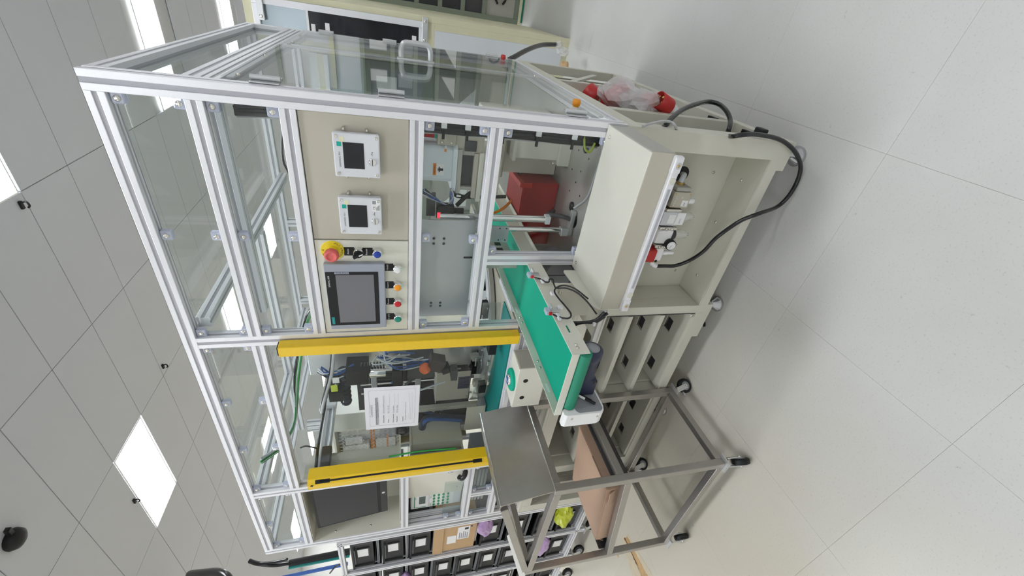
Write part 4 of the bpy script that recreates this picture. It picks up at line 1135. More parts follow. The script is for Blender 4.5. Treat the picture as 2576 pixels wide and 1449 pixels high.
ip = thing('hung_clear_sheet', 'clear hanging sheet behind the yellow light curtain carrying the printed form', 'screen', (-1.28, .06, 1.15))
box('sheet', ip, -1.69, -.85, .058, .061, 1.14, 1.90, ACR)
pp = thing('printed_form', 'white printed form taped on the clear sheet between the yellow columns', 'paper', (-1.28, .055, 1.37))
yP = .0565
c00 = at(919, 977, Y=yP); c10 = at(1053, 968, Y=yP); c11 = at(1055, 1070, Y=yP); c01 = at(917, 1081, Y=yP)
xl = (c11.x + c01.x) / 2; xr = (c00.x + c10.x) / 2; zt = (c00.z + c01.z) / 2; zb = (c10.z + c11.z) / 2
rt = ((c00 - c01) + (c10 - c11)).normalized(); up = ((c00 - c10) + (c01 - c11)).normalized()
cx = (c00 + c01 + c10 + c11) / 4; W = ((c00 - c01).length + (c10 - c11).length) / 2; H = ((c00 - c10).length + (c01 - c11).length) / 2
rot = Matrix((rt, rt.cross(up).normalized() * -1, up)).transposed()
B().obox(cx, (W, .0006, H), rot, PAPER).build('sheet', pp)
b = B(); nn = Vector((0, -.0008, 0))
def PT(u, v): return cx + rt * (u * W) + up * (v * H) + nn
def ln(u0, v0, u1, v1, th=.0006, m=GINK): b.bar(PT(u0, v0), PT(u1, v1), .0002, th, m, up=tuple(up if abs(v0 - v1) < abs(u0 - u1) else rt))
for u0, v0, u1, v1 in ((-.42, .42, .43, .42), (-.42, -.42, .43, -.42), (-.42, -.42, -.42, .42), (.43, -.42, .43, .42)): ln(u0, v0, u1, v1)
b.bar(PT(-.40, .285), PT(.27, .285), .0002, H * .055, mat('grey_title_band', (.45, .45, .48), .6, 0, .02, 60), up=tuple(up))
b.text('Continental', PT(-.19, .385), H * .075, GINK, rt, up, width=W * .26)
b.text('§', PT(.09, .385), H * .06, GINK, rt, up)
b.text('Control de materiale pe masina in zona de productie', PT(-.39, .298) + nn * .5, H * .035, INK, rt, up, width=W * .64)
b.text('pentru fiecare schimb', PT(-.2, .268) + nn * .5, H * .030, INK, rt, up, width=W * .36)
for v, a, c2 in ((.165, 'Numele postului', 'Linia de asamblare numarul unu'), (.075, 'Proces', 'PLC 11 Rv. M2'), (-.015, 'Data de executie', '12 octombrie'), (-.085, 'Responsabil', 'Sef de echipa')):
    b.text(a, PT(-.36, v), H * .035, INK, rt, up, width=W * .013 * len(a))
    b.text(c2, PT(-.12, v), H * .035, GINK, rt, up, width=W * .014 * len(c2))
    ln(-.12, v - .02, .34, v - .02, .0004)
b.text('Comentariu', PT(-.36, -.195), H * .035, INK, rt, up, width=W * .13)
b.text('Nu se accepta materiale de orice fel pe linie', PT(-.33, -.245), H * .03, GINK, rt, up, width=W * .45)
for v in (-.315, -.345, -.375): ln(-.33, v, .33, v, .0004)
b.build('print', pp)

# the tall press tool seen behind the sheet
pt = thing('press_tool', 'black and chrome vertical press tool with an orange cap behind the form', 'press', (-1.10, .35, 1.0))
YT = .30
def S(px, py, y=YT): return at(px, py, Y=y)
a0 = S(905, 930); a1 = S(1165, 925)
xT = (a0.x + a1.x) / 2
box('slide_column', pt, xT - .10, xT + .07, YT + .10, YT + .16, 1.006, 1.86, ALUR, .004)
box('black_block', pt, xT - .045, xT + .05, YT - .04, YT + .06, a0.z - .04, a0.z + .06, BLACK, .004)
B().lathe((xT, YT - .0, 1.50), (0, 0, 1), [(.030, 0), (.030, .12), (.026, .125)], STEEL, 22).build('cylinder', pt)
for k in range(8): B().lathe((xT + .045, YT, 1.505 + .014 * k), (0, 0, 1), [(.010, 0), (.014, .003), (.014, .006), (.010, .009)], DARK, 12).build('spring_coil', pt)
B().cyl((xT - .03, YT, 1.36), (xT - .03, YT, 1.50), .014, BLACKG, n=12).build('rod', pt)
B().cyl((xT + .01, YT, 1.30), (xT + .01, YT, 1.50), .011, STEEL, n=12).build('rod', pt)
box('clamp_block', pt, xT - .06, xT + .045, YT - .05, YT + .05, 1.42, 1.47, BLACK, .004)
box('lower_carriage', pt, xT - .055, xT + .06, YT - .02, YT + .10, 1.27, 1.40, DARK, .004)
oc = S(1071, 931, YT - .06)
B().lathe((oc.x, oc.y + .03, oc.z), (0, -1, .15), [(.022, 0), (.026, .008), (.026, .03), (.016, .042)], mat('orange_red_cap', (.80, .17, .06), .4, 0, .05, 60), 18).build('orange_cap', pt)
gq = S(1098, 920, YT - .05)
B().obox((gq.x, gq.y + .02, gq.z), (.07, .06, .075), Matrix.Rotation(.3, 3, 'Y'), mat('brown_black_gripper', (.05, .035, .03), .5, 0, .1, 60)).obox((gq.x - .03, gq.y + .01, gq.z - .045), (.035, .05, .04), Matrix.Rotation(-.4, 3, 'Y'), BLACK).build('gripper', pt, .003)
fb = S(1140, 930, YT)
bk0 = at(905, 928, Y=.47); bk1 = at(1175, 1005, Y=.47)
box('back_plate', pt, bk1.x, bk0.x, .462, .470, 1.03, bk0.z + .02, DARK, .002)
for k in range(5):
    xx = bk0.x - .03 - .035 * k
    B().cyl((xx, .45, 1.10), (xx, .45, bk0.z - .05 * (k % 2)), .008 + .004 * (k % 2), (STEEL, BLACKG)[k % 2], n=10).build('guide_rod', pt)
for k, (dz, m) in enumerate(((.10, BLACK), (.22, ALUR), (.34, BLACK), (.45, PLATE))):
    box('cross_clamp', pt, bk1.x + .01 * k, bk0.x - .015, .425, .462, 1.10 + dz, 1.13 + dz, m, .003)
box('finger_bar', pt, fb.x - .05, fb.x + .02, YT - .03, YT + .02, fb.z - .02, fb.z + .012, DARK, .002)
bs = S(1165, 950, YT)
for k in range(9): box('blue_bristle_strip', pt, bs.x - .05 + .010 * k, bs.x - .045 + .010 * k, YT - .03, YT - .025, bs.z - .03, bs.z + .03, NAVY)
for k in range(14):
    p0 = S(random.uniform(945, 975), random.uniform(880, 905)); p1 = S(random.uniform(1000, 1090), random.uniform(885, 915), YT - .02)
    mid = (p0 + p1) / 2 + Vector((random.uniform(-.04, .04), random.uniform(-.06, .02), random.uniform(.02, .08)))
    B().tube([p0, mid, p1], .0035, random.choice((CLEARC, CLEARC, BLUEC, DARK, GREYC)), 5, 5).build('air_tube', pt)
for k in range(8):
    p0 = S(800 + random.uniform(-10, 10), 930 + random.uniform(-8, 8)); p1 = S(890, 925 + random.uniform(-12, 12))
    mid = (p0 + p1) / 2 + Vector((.03 * random.uniform(-1, 1), -.03, .05 * random.uniform(0, 1)))
    B().tube([p0, mid, p1], .004, random.choice((CLEARC, DARK, DARK, BLUEC)), 5, 5).build('air_tube', pt)
B().tube([S(985, 945), S(1010, 960), S(1040, 985), S(1075, 975), S(1120, 960)], .005, CLEARC, 6, 4).build('air_tube', pt)
B().tube([S(980, 1000), S(1010, 975), S(1045, 950), S(1075, 935)], .007, DARK, 6, 4).build('lead', pt)
bl = S(986, 963)
B().lathe(bl, (1, 0, -.6), [(.006, 0), (.006, .02), (.003, .022)], BLUEC, 10).build('blue_fitting', pt)
# corrugated hose hanging at the left of the tool
ch = thing('corrugated_hose', 'glossy black-blue corrugated hose hanging left of the press tool', 'hose', (-1.3, .3, 1.6))
B().tube([S(862, 930), S(868, 955), S(868, 985), S(872, 1012)], .024, mat('smoky_blue_hose', (.03, .04, .06), .15, 0, .3, 60), 12, 6).build('hose', ch)
for k in range(7): B().lathe(S(864 + k * 1.2, 940 + 11 * k), (-1, 0, .1), [(.026, 0), (.028, .004), (.026, .008)], BLACKG, 14).build('rib', ch)
box('yellow_tag', ch, *(lambda p: (p.x - .02, p.x + .02, p.y - .004, p.y, p.z - .014, p.z + .014))(S(841, 976, .22)), mat('lime_tag', (.55, .65, .05), .5, 0, .03, 60))
box('white_tag', ch, *(lambda p: (p.x - .016, p.x + .016, p.y - .004, p.y, p.z - .014, p.z + .014))(S(845, 956, .22)), LABEL)
box('dark_valve', ch, *(lambda p: (p.x - .03, p.x + .03, p.y, p.y + .05, p.z - .03, p.z + .03))(S(845, 1000, .24)), BLACK)

# beige chute plates, expanded metal, hose, cabinet at the back
bp_ = thing('cream_chute', 'cream bent sheet chute in the middle of the light curtain bay', 'chute', (-1.45, .4, 1.05))
y = .38
q = [S(1090, 985, y), S(1160, 988, y), S(1185, 1035, y), S(1080, 1050, y)]
box('front_sheet', bp_, -1.62, -1.40, .36, .363, 1.06, 1.24, BEIGED, .001)
box('top_sheet', bp_, -1.64, -1.38, .363, .52, 1.24, 1.244, BEIGE, .001)
box('post', bp_, -1.68, -1.655, .34, .37, 1.0, 1.36, CREAM, .003)
box('low_sheet', bp_, -1.69, -1.50, .20, .203, 1.0, 1.10, BEIGED, .001)
em = thing('expanded_metal_screen', 'cream expanded-metal screen behind the jigs', 'screen', (-1.4, .66, 1.02))
b = B()
q0 = at(1098, 925, Y=.66); q1 = at(1172, 872, Y=.66); x0e, x1e, z0e, z1e = q0.x, q1.x, max(q1.z, 1.045), q0.z + .02
for i in range(26):
    for sgn in (-1, 1):
        xs = x0e + (x1e - x0e) * i / 25
        p0 = Vector((xs, .66, z0e)); dx = sgn * (z1e - z0e) * .5
        p1 = Vector((min(max(xs + dx, x0e), x1e), .66, z0e + (z1e - z0e) * (min(max(xs + dx, x0e), x1e) - xs) / dx if dx else z1e))
        if (p1 - p0).length > .02: b.bar(p0, p1, .003, .004, BEIGE, up=(0, 1, 0))
o = b.build('mesh_strands', em); o['kind'] = 'stuff'
for a in ((x0e - .02, x1e + .02, .65, .67, z0e - .02, z0e), (x0e - .02, x1e + .02, .65, .67, z1e, z1e + .02), (x0e - .02, x0e, .65, .67, z0e, z1e), (x1e, x1e + .02, .65, .67, z0e, z1e)): box('frame_bar', em, *a, BEIGED)
dh = thing('dark_blue_hose', 'thick dark blue hose looping beside the trolley end plate', 'hose', (-1.6, .25, 1.15))
B().tube([S(1062, 1076, .25), S(1066, 1062, .25), S(1080, 1052, .26), S(1110, 1049, .28), S(1150, 1052, .3), S(1200, 1050, .34)], .020, NAVY, 10, 5).build('hose', dh)
B().tube([S(1064, 1068, .24), S(1075, 1056, .24), S(1110, 1055, .26), S(1160, 1058, .28)], .010, BLUEC, 8, 5).build('hose', dh)
cc = thing('cream_cover_box', 'plain cream cover box low behind the left light curtain', 'cover', (-1.75, .3, 1.1))
box('body', cc, -1.955, -1.765, .20, .34, 1.10, 1.375, BEIGE, .003)
box('lid_edge', cc, -1.96, -1.76, .195, .345, 1.375, 1.382, BEIGE, .001)
box('lower_body', cc, -1.66, -1.52, .22, .30, .99, 1.02, PLATE, .002)
bc = thing('black_arm_column', 'black jointed arm column beside the cream cover box', 'arm', (-1.86, .42, .79))
box('column', bc, -1.90, -1.84, .42, .48, .784, 1.46, BLACK, .004)
box('joint', bc, -1.91, -1.82, .38, .42, 1.38, 1.46, DARK, .006)
B().lathe((-1.865, .38, 1.42), (0, -1, 0), [(.025, 0), (.025, .02), (.012, .022)], BLACKG, 18).build('knuckle', bc)
B().tube([(-1.865, .375, 1.39), (-1.85, .36, 1.34), (-1.80, .355, 1.30), (-1.70, .355, 1.22)], .012, BLACKG, 8, 5).build('lead', bc)
ec = thing('mesh_screen_unit', 'pale unit with labels and orange strips behind hexagonal wire mesh', 'cabinet', (-2.08, .5, .79))
EX0, EX1, EZ0, EZ1 = -2.218, -1.925, 1.44, 1.80
box('back_panel', ec, EX0, EX1, .56, .57, EZ0, EZ1, DEVW)
for xa, xb, za, zb, m in ((-2.22, -2.16, 1.62, 1.78, WHITE), (-2.15, -2.08, 1.66, 1.76, LABEL), (-2.06, -2.0, 1.55, 1.78, BEIGE), (-1.99, -1.94, 1.60, 1.77, GREY), (-2.22, -2.12, 1.46, 1.58, LABEL), (-2.10, -2.02, 1.45, 1.53, PLATE)):
    box('module', ec, max(xa, -2.215), xb, .52, .56, za, zb, m, .003)
for za in (1.505, 1.585, 1.60): box('orange_strip', ec, -2.21, -1.95, .5185, .5195, za, za + .010, ORP)
box('indicator', ec, -1.945, -1.93, .515, .52, 1.50, 1.515, LEDO)
for a2 in ((EX0 - .012, EX0, EZ0, EZ1), (EX1, EX1 + .012, EZ0, EZ1), (EX0 - .012, EX1 + .012, EZ0 - .012, EZ0), (EX0 - .012, EX1 + .012, EZ1, EZ1 + .012)):
    box('frame_bar', ec, a2[0], a2[1], .455, .57, a2[2], a2[3], BEIGE)
box('stand', ec, -2.10, -2.04, .50, .56, .784, EZ0 - .012, ALUR)
b = B()
nx = 19; pw = (EX1 - EX0) / nx; nz = int((EZ1 - EZ0) / .0285)
for i in range(nx + 1):
    x = EX0 + pw * i
    for j in range(nz):
        z = EZ0 + .0285 * j + (.014 if i % 2 else 0)
        if i < nx: b.bar((x, .46, z), (x + pw, .46, z + (.014 if i % 2 == 0 else -.014)), .0016, .0016, DEVW)
        b.bar((x, .46, z), (x, .46, z + .0145), .0016, .0016, DEVW, up=(0, 1, 0))
o = b.build('wire_mesh', ec); o['kind'] = 'stuff'
lw_ = thing('labelled_white_box', 'white wall box with red and black lettering behind the press tool', 'box', (-2.1, 1.3, 1.55))
box('body', lw_, -2.225, -1.93, 1.26, 1.345, 1.55, 1.86, WHITE, .004)
b = B()
for k in range(5): b.box(-2.0, -1.94 - .02 * (k % 2), 1.2585, 1.2595, 1.58 + .05 * k, 1.60 + .05 * k, INK if k % 2 else REDL)
b.build('print', lw_)
dt = thing('dark_fixture_tower', 'dark grey fixture tower with cream side plate half hidden by the form', 'fixture', (-1.6, .6, .99))
pz = at(1040, 1000, Y=.52); pw2 = at(1095, 1075, Y=.52)
box('tower', dt, pw2.x, pz.x, .52, .60, 1.012, pz.z + .05, DARK, .004)
box('carriage', dt, pw2.x - .03, pz.x + .02, .48, .52, pw2.z, pw2.z + .07, BLACK, .003)
box('side_plate', dt, pw2.x - .05, pw2.x - .035, .46, .62, 1.012, pz.z + .10, BEIGED, .002)
box('head', dt, pw2.x + .01, pz.x - .01, .50, .56, pz.z + .05, pz.z + .16, PLATE, .004)
for k in range(6):
    p0 = at(985 + 12 * k, 1000 + 6 * (k % 3), Y=.46); p1 = at(1075 + 8 * k, 1040 - 8 * (k % 2), Y=.42)
    B().tube([p0, (p0 + p1) / 2 + Vector((0, -.03, -.03)), p1], .005, (DARK, CLEARC, BLUEC)[k % 3], 6, 4).build('tube', dt)
# cable carriers and dark boxes along the cross beam
cbm = thing('beam_cables', 'cables and dark connector boxes strapped along the upper cross beam', 'cables', (-1.74, .5, 1.80))
B().tube([(-1.715, .06, 1.83), (-1.705, .25, 1.835), (-1.705, .5, 1.83), (-1.71, .8, 1.835), (-1.715, 1.2, 1.83)], .008, BLACKG, 7, 4).build('cable', cbm)
B().tube([(-1.71, .06, 1.79), (-1.70, .3, 1.78), (-1.705, .6, 1.79), (-1.71, 1.1, 1.785)], .006, CLEARC, 7, 4).build('cable', cbm)
box('connector_box', cbm, -1.712, -1.675, .07, .19, 1.765, 1.81, DARK, .004)
box('connector_box', cbm, -1.712, -1.675, .62, .72, 1.77, 1.82, DARK, .004)
box('white_clip', cbm, -1.714, -1.68, .45, .50, 1.77, 1.82, DEVW, .002)
B().tube([(-1.70, .42, 1.84), (-1.50, .30, 1.80), (-1.25, .26, 1.735), (-1.02, .24, 1.70)], .008, GREYC, 7, 5).build('cable', cbm)
B().tube([(-1.70, .43, 1.85), (-1.50, .31, 1.81), (-1.25, .27, 1.745), (-1.02, .25, 1.71)], .004, BLACKG, 6, 5).build('cable', cbm)
B().tube([(-1.70, .2, 1.84), (-1.62, .16, 1.87), (-1.60, .14, 1.89)], .004, BLACKG, 6, 4).build('cable', cbm)
tb2 = thing('top_tubes', 'bundle of clear and green tubes hanging under the top left roof panels', 'tubes', (-1.5, .3, 1.95))
for k in range(6):
    o1 = random.uniform(-.015, .015); o2 = random.uniform(-.015, .015)
    B().tube([(-1.62 + o1, .10 + o2, 2.05), (-1.66 + o1, .2, 1.99 + o2), (-1.60 + o1, .3 + o2, 1.94), (-1.42 + o2, .42, 1.925 + o1), (-1.15, .5 + o1, 1.86 + o2), (-1.0 + o1, .42, 1.80 + o2)], .005, (GREENC, CLEARC, CLEARC, BLACKG, GREENC, GREYC)[k], 6, 4).build('tube', tb2)
sbk = thing('stack_light_cable', 'thin black cable sagging along the upper right rail', 'cable', (-.06, .05, 1.82))
B().tube([(-.05, .05, 1.872), (-.052, .05, 1.83), (-.05, .05, 1.78), (-.058, .05, 1.742)], .006, BLACKG, 6, 4).build('cable', sbk)
B().tube([(-.07, .05, 1.725), (-.115, .05, 1.735), (-.19, .05, 1.745), (-.23, .05, 1.735)], .003, BLACKG, 6, 4).build('cable', sbk)

# ================================================================== STEEL TROLLEY
tl = thing('steel_trolley', 'brushed steel trolley on four casters with upright end plate and tilted tray', 'trolley', (-1.57, -.24, 0))
TXR, TXL, TYF, TYB = -1.232, -1.915, -.440, -.040
tw = .030; ZTOP = .873; ZBOT = .128
def tb_(name, p0, p1, m=STAIN, up=(0, 0, 1)): return B().bar(p0, p1, tw, tw, m, up).build(name, tl, .002)
for x in (TXR, TXL):
    for y in (TYF, TYB): tb_('leg', (x, y, ZBOT - .016), (x, y, ZTOP + .015), up=(0, 1, 0))
for y in (TYF, TYB):
    tb_('top_rail', (TXR - .015, y, ZTOP), (TXL + .015, y, ZTOP))
    tb_('bottom_rail', (TXR - .015, y, ZBOT), (TXL + .015, y, ZBOT))
    tb_('tray_rail', (TXR - .015, y, .570), (TXL + .015, y, .455))
    # sloping stays from the end plate down to the far end of the top frame
    B().bar((TXR - .065, y, 1.075), (TXL + .02, y, ZTOP + .018), .028, .030, STAIN).build('sloping_stay', tl, .002)
for x in (TXR, TXL):
    tb_('top_rail', (x, TYF + .015, ZTOP), (x, TYB - .015, ZTOP))
    tb_('bottom_rail', (x, TYF + .015, ZBOT), (x, TYB - .015, ZBOT))
tb_('tray_rail', (TXR, TYF + .015, .600), (TXR, TYB - .015, .600)); tb_('tray_rail', (TXL, TYF + .015, .46), (TXL, TYB - .015, .46))
# upright end plate leaning back, with folded edges
pl = B()
ya, yb = TYF - .012, TYB + .010
pl.prism([(TXR + .016, .886), (TXR - .030, 1.094), (TXR - .058, 1.100), (TXR - .056, 1.094), (TXR - .034, 1.089), (TXR + .010, .890), (TXR - .012, .889), (TXR - .012, .886)], (0, yb, 0), (1, 0, 0), (0, 0, 1), (yb - ya), STAIN)
pl.build('end_plate', tl, .0015)
for px_, pz_ in ((TXR + .0165, .888), (TXR - .030, 1.0945)):
    B().cyl((px_, ya, pz_), (px_, yb, pz_), .0032, STEEL, n=10).build('highlight_lip', tl)  # polished bars on the lips paint in their bright highlight line
# tray of dark steel following the sloped rails
sl = math.atan2(.455 - .570, (TXR - TXL)) 
rotT = Matrix.Rotation(-sl * -1, 3, 'Y')
ang = math.atan2(.115, TXR - TXL)
rotT = Matrix.Rotation(-ang, 3, 'Y')
tc = Vector(((TXR + TXL) / 2, (TYF + TYB) / 2, (.570 + .455) / 2 - .017))
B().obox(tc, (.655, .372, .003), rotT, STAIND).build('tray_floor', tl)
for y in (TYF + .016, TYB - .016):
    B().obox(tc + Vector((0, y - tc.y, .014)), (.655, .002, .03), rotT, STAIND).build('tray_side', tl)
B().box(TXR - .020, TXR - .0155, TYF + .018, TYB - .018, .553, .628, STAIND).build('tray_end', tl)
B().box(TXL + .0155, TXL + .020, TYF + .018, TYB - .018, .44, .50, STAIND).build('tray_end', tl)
tcast = []
for x, y, tr_ in ((TXR, TYB, .9), (TXR, TYF, -.66), (TXL, TYF, -.35), (TXL, TYB, .9)):
    caster(x, y, ZBOT - .016, tl, .037, tr_, BLACK)
cbx = thing('cardboard_box', 'flat open kraft cardboard box lying in the tilted tray of the steel trolley', 'box', (-1.62, -.24, .53), rz=0)
bc0 = tc + rotT @ Vector((-.02, .0, .004)); bl_, bw_, bh_ = .47, .325, .062
cz = rotT @ Vector((0, 0, 1)); cxv = rotT @ Vector((1, 0, 0))
def CB(a, b2, c2, size, name, extra=None):
    m = rotT if extra is None else rotT @ extra
    B().obox(bc0 + rotT @ Vector((a, b2, c2)), size, m, CARD).build(name, cbx)
CB(0, 0, .003, (bl_, bw_, .004), 'bottom'); CB(bl_ / 2, 0, bh_ / 2 + .004, (.004, bw_, bh_), 'side'); CB(-bl_ / 2, 0, bh_ / 2 + .004, (.004, bw_, bh_), 'side')
CB(0, bw_ / 2, bh_ / 2 + .004, (bl_, .004, bh_), 'side'); CB(0, -bw_ / 2, bh_ / 2 + .004, (bl_, .004, bh_), 'side')
CB(0, bw_ * .25, bh_ + .006, (bl_, bw_ * .5 - .001, .004), 'top_flap'); CB(0, -bw_ * .25, bh_ + .0075, (bl_, bw_ * .5 - .001, .004), 'top_flap', Matrix.Rotation(.015, 3, 'X'))
CB(-bl_ / 2 - .025, 0, bh_ * .75, (.07, bw_ * .96, .004), 'end_flap', Matrix.Rotation(.95, 3, 'Y') if False else Matrix.Rotation(-.75, 3, 'Y'))
CB(bl_ / 2 - .06, -bw_ / 2 - .006, bh_ * .6, (.10, .004, .05), 'torn_flap', Matrix.Rotation(.35, 3, 'X'))

# ================================================================== AIR PREPARATION UNIT in the niche
ap = thing('air_preparation_unit', 'row of compressed-air valve, gauge, bowls and block on the niche back panel', 'air unit', (-.36, .14, .35))
yb_ = .142
box('mounting_bar', ap, -.52, -.22, .128, yb_ - .0005, .455, .475, GREY, .002)
box('shutoff_body', ap, -.515, -.455, .045, .125, .415, .455, WHITE, .006)
box('red_lockout_valve', ap, -.512, -.457, .030, .10, .4555, .515, RED, .006)
B().cyl((-.480, .055, .415), (-.480, .055, .395), .010, WHITE, n=14).lathe((-.480, .055, .397), (0, 0, -1), [(.008, 0), (.008, .03), (.004, .035)], WHITE, 14).build('silencer', ap)
B().cyl((-.516, .070, .438), (-.530, .070, .438), .011, BRASS, n=12).build('brass_fitting', ap)
B().cyl((-.530, .070, .438), (-.543, .066, .430), .010, LABEL, n=12).cyl((-.543, .066, .430), (-.547, .06, .412), .010, LABEL, n=12).build('push_elbow', ap)
B().cyl((-.505, .029, .45), (-.505, .031, .45), .006, BLACK, n=10).build('black_button', ap)
box('joint_clamp', ap, -.453, -.440, .040, .126, .41, .47, SCREW, .003)
box('regulator_body', ap, -.437, -.375, .045, .126, .405, .475, WHITE, .008)
B().lathe((-.406, .085, .475), (0, 0, 1), [(.026, 0), (.027, .02), (.024, .05), (.018, .055)], WHITE, 24).build('regulator_knob', ap)
B().lathe((-.406, .085, .4755), (0, 0, 1), [(.0275, 0), (.0275, .004)], RED, 24).build('red_ring', ap)
B().lathe((-.406, .075, .405), (0, 0, -1), [(.020, 0), (.022, .004), (.022, .022), (.018, .024)], DARK, 20).build('bowl_collar', ap)
B().lathe((-.406, .075, .383), (0, 0, -1), [(.018, 0), (.019, .03), (.016, .055), (.007, .064), (.004, .075)], BOWL, 20).build('filter_bowl', ap)
g = B().lathe((-.430, .044, .412), (0, -1, .12), [(.020, 0), (.021, .004), (.021, .022), (.0195, .024)], BLACK, 26).build('pressure_gauge', ap)
gd = Vector((0, -1, .12)).normalized(); gp0 = Vector((-.430, .044, .412)) + gd * .0242
B().lathe(gp0, gd, [(.0175, 0), (.0175, .0006)], LABEL, 26).build('dial', g)
b = B(); ru = Vector((0, .12, 1)).normalized()
for k in range(9):
    a = math.radians(225 - 33.75 * k); dv = Vector((1, 0, 0)) * math.cos(a) + ru * math.sin(a)
    b.bar(gp0 + gd * .0009 + dv * .012, gp0 + gd * .0009 + dv * .015, .0003, .0010, INK, up=tuple(Vector((1, 0, 0)) * -math.sin(a) + ru * math.cos(a)))
dv = Vector((1, 0, 0)) * math.cos(2.6) + ru * math.sin(2.6)
b.bar(gp0 + gd * .0012 - dv * .003, gp0 + gd * .0012 + dv * .012, .0003, .0012, INK, up=tuple(Vector((1, 0, 0)) * -math.sin(2.6) + ru * math.cos(2.6)))
b.build('needle', g)
box('joint_clamp', ap, -.373, -.362, .040, .126, .40, .478, SCREW, .003)
for x in (-.446, -.3675):
    for z in (.425, .45):
        B().lathe((x, .040, z), (0, -1, 0), [(.006, 0), (.006, .004), (.003, .005)], SCREW, 10).build('clamp_screw', ap)
box('lubricator_body', ap, -.360, -.300, .048, .126, .405, .480, DEVW, .006)
lb = box('name_plate', ap, -.352, -.303, .0455, .0478, .382, .420, LABEL, .001)
B().text('SMC', (-.347, .0452, .400), .012, GINK, width=.022).build('lettering', lb)
box('recess_window', ap, -.348, -.312, .0462, .0478, .425, .455, WHITE, .004)
B().lathe((-.330, .080, .405), (0, 0, -1), [(.018, 0), (.020, .004), (.020, .018), (.016, .020)], YPALE, 20).build('sight_collar', ap)
B().lathe((-.330, .080, .387), (0, 0, -1), [(.018, 0), (.019, .03), (.015, .055), (.006, .064), (.004, .074)], BOWL, 20).build('oil_bowl', ap)
box('joint_clamp', ap, -.298, -.287, .040, .126, .41, .478, SCREW, .003)
sv = box('valve_block', ap, -.283, -.222, .046, .126, .392, .468, BEIGED, .003)
st_ = box('sticker', sv, -.276, -.252, .0452, .0458, .398, .424, LABEL)
b = B().text('AV', (-.274, .0449, .411), .011, INK, width=.014); b.text('HEROS', (-.276, .0449, .455), .011, WINK, width=.038)
b.text('o', (-.245, .0449, .43), .012, WINK); b.build('lettering', st_)
for x, z in ((-.229, .399), (-.276, .4615), (-.229, .4615)): B().lathe((x, .046, z), (0, -1, 0), [(.003, 0), (.003, .001)], BRASS, 8).build('screw', sv)
B().lathe((-.262, .07, .392), (0, 0, -1), [(.009, 0), (.011, .004), (.011, .034), (.007, .038)], WHITE, 16).build('silencer', ap)
box('coil', ap, -.275, -.225, .06, .12, .469, .50, BLACK, .004)
box('end_flange', ap, -.221, -.205, .05, .126, .40, .462, SLATE, .003)
B().cyl((-.205, .085, .43), (-.196, .085, .43), .015, BRASS, n=6).build('brass_nut', ap)
B().tube([(-.196, .085, .43), (-.184, .086, .428), (-.176, .10, .415), (-.182, .125, .398), (-.185, .150, .393)], .010, CLEARC, 10, 5).build('elbow_tube', ap)

# ================================================================== HOSES AND LEADS ON THE RIGHT
ah = thing('black_air_hose', 'black air hose leaving the niche and looping over the floor at the front right foot', 'hose', (-.25, -.05, 0))
pts = [(-.547, .06, .412)] + [tuple(at(*q)) for q in ()]
for px, py, Y in ((1672, 669, .05), (1700, 668, .04), (1735, 655, .02), (1770, 632, -.005), (1800, 600, -.03), (1840, 570, -.045)): pts.append(tuple(at(px, py, Y=Y)))
for px, py, Y in ((1870, 552, -.055), (1910, 537, -.07)): pts.append(tuple(at(px, py, Y=Y)))
for px, py, Z in ((1955, 520, .05), (1985, 492, .022), (2006, 455, .012)): pts.append(tuple(at(px, py, Z=Z)))
for px, py, Y in ((2014, 420, -.012), (2004, 388, -.025), (1980, 362, -.028)): pts.append(tuple(at(px, py, Y=Y)))
for px, py, X in ((1950, 347, .014), (1900, 338, .022), (1862, 340, .016), (1838, 343, .0), (1815, 338, -.05)): pts.append(tuple(at(px, py, X=X)))
B().tube(pts, .0075, BLACKG, 12, 6).build('hose', ah)
box('foot_sleeve', ah, *(lambda p: (p.x - .008, p.x + .014, p.y - .02, p.y + .02, p.z - .004, p.z + .02))(at(1918, 334, X=.02)), BLACK, .004)
bl2 = thing('black_power_cable', 'thick black cable arching out of the first open bay of the base', 'cable', (.03, .2, .3))
pts = [tuple(at(1655, 335, X=-.03)), tuple(at(1672, 318, X=.0))]
for px, py, X in ((1690, 297, .02), (1715, 277, .035), (1745, 264, .045), (1780, 256, .05), (1808, 262, .05), (1828, 280, .04), (1837, 303, .02), (1834, 325, .0), (1826, 342, -.03)): pts.append(tuple(at(px, py, X=X)))
B().tube(pts, .0085, BLACKG, 12, 6).build('cable', bl2)
gc = thing('grey_wire_loop', 'thin grey wire looping out beside the thick black cable', 'cable', (.01, .1, .6))
B().tube([tuple(at(px, py, X=X)) for px, py, X in ((1617, 318, .004), (1640, 310, .012), (1670, 305, .018), (1690, 308, .018), (1700, 320, .01), (1702, 332, -.02))], .004, GREYC, 8, 5).build('wire', gc)
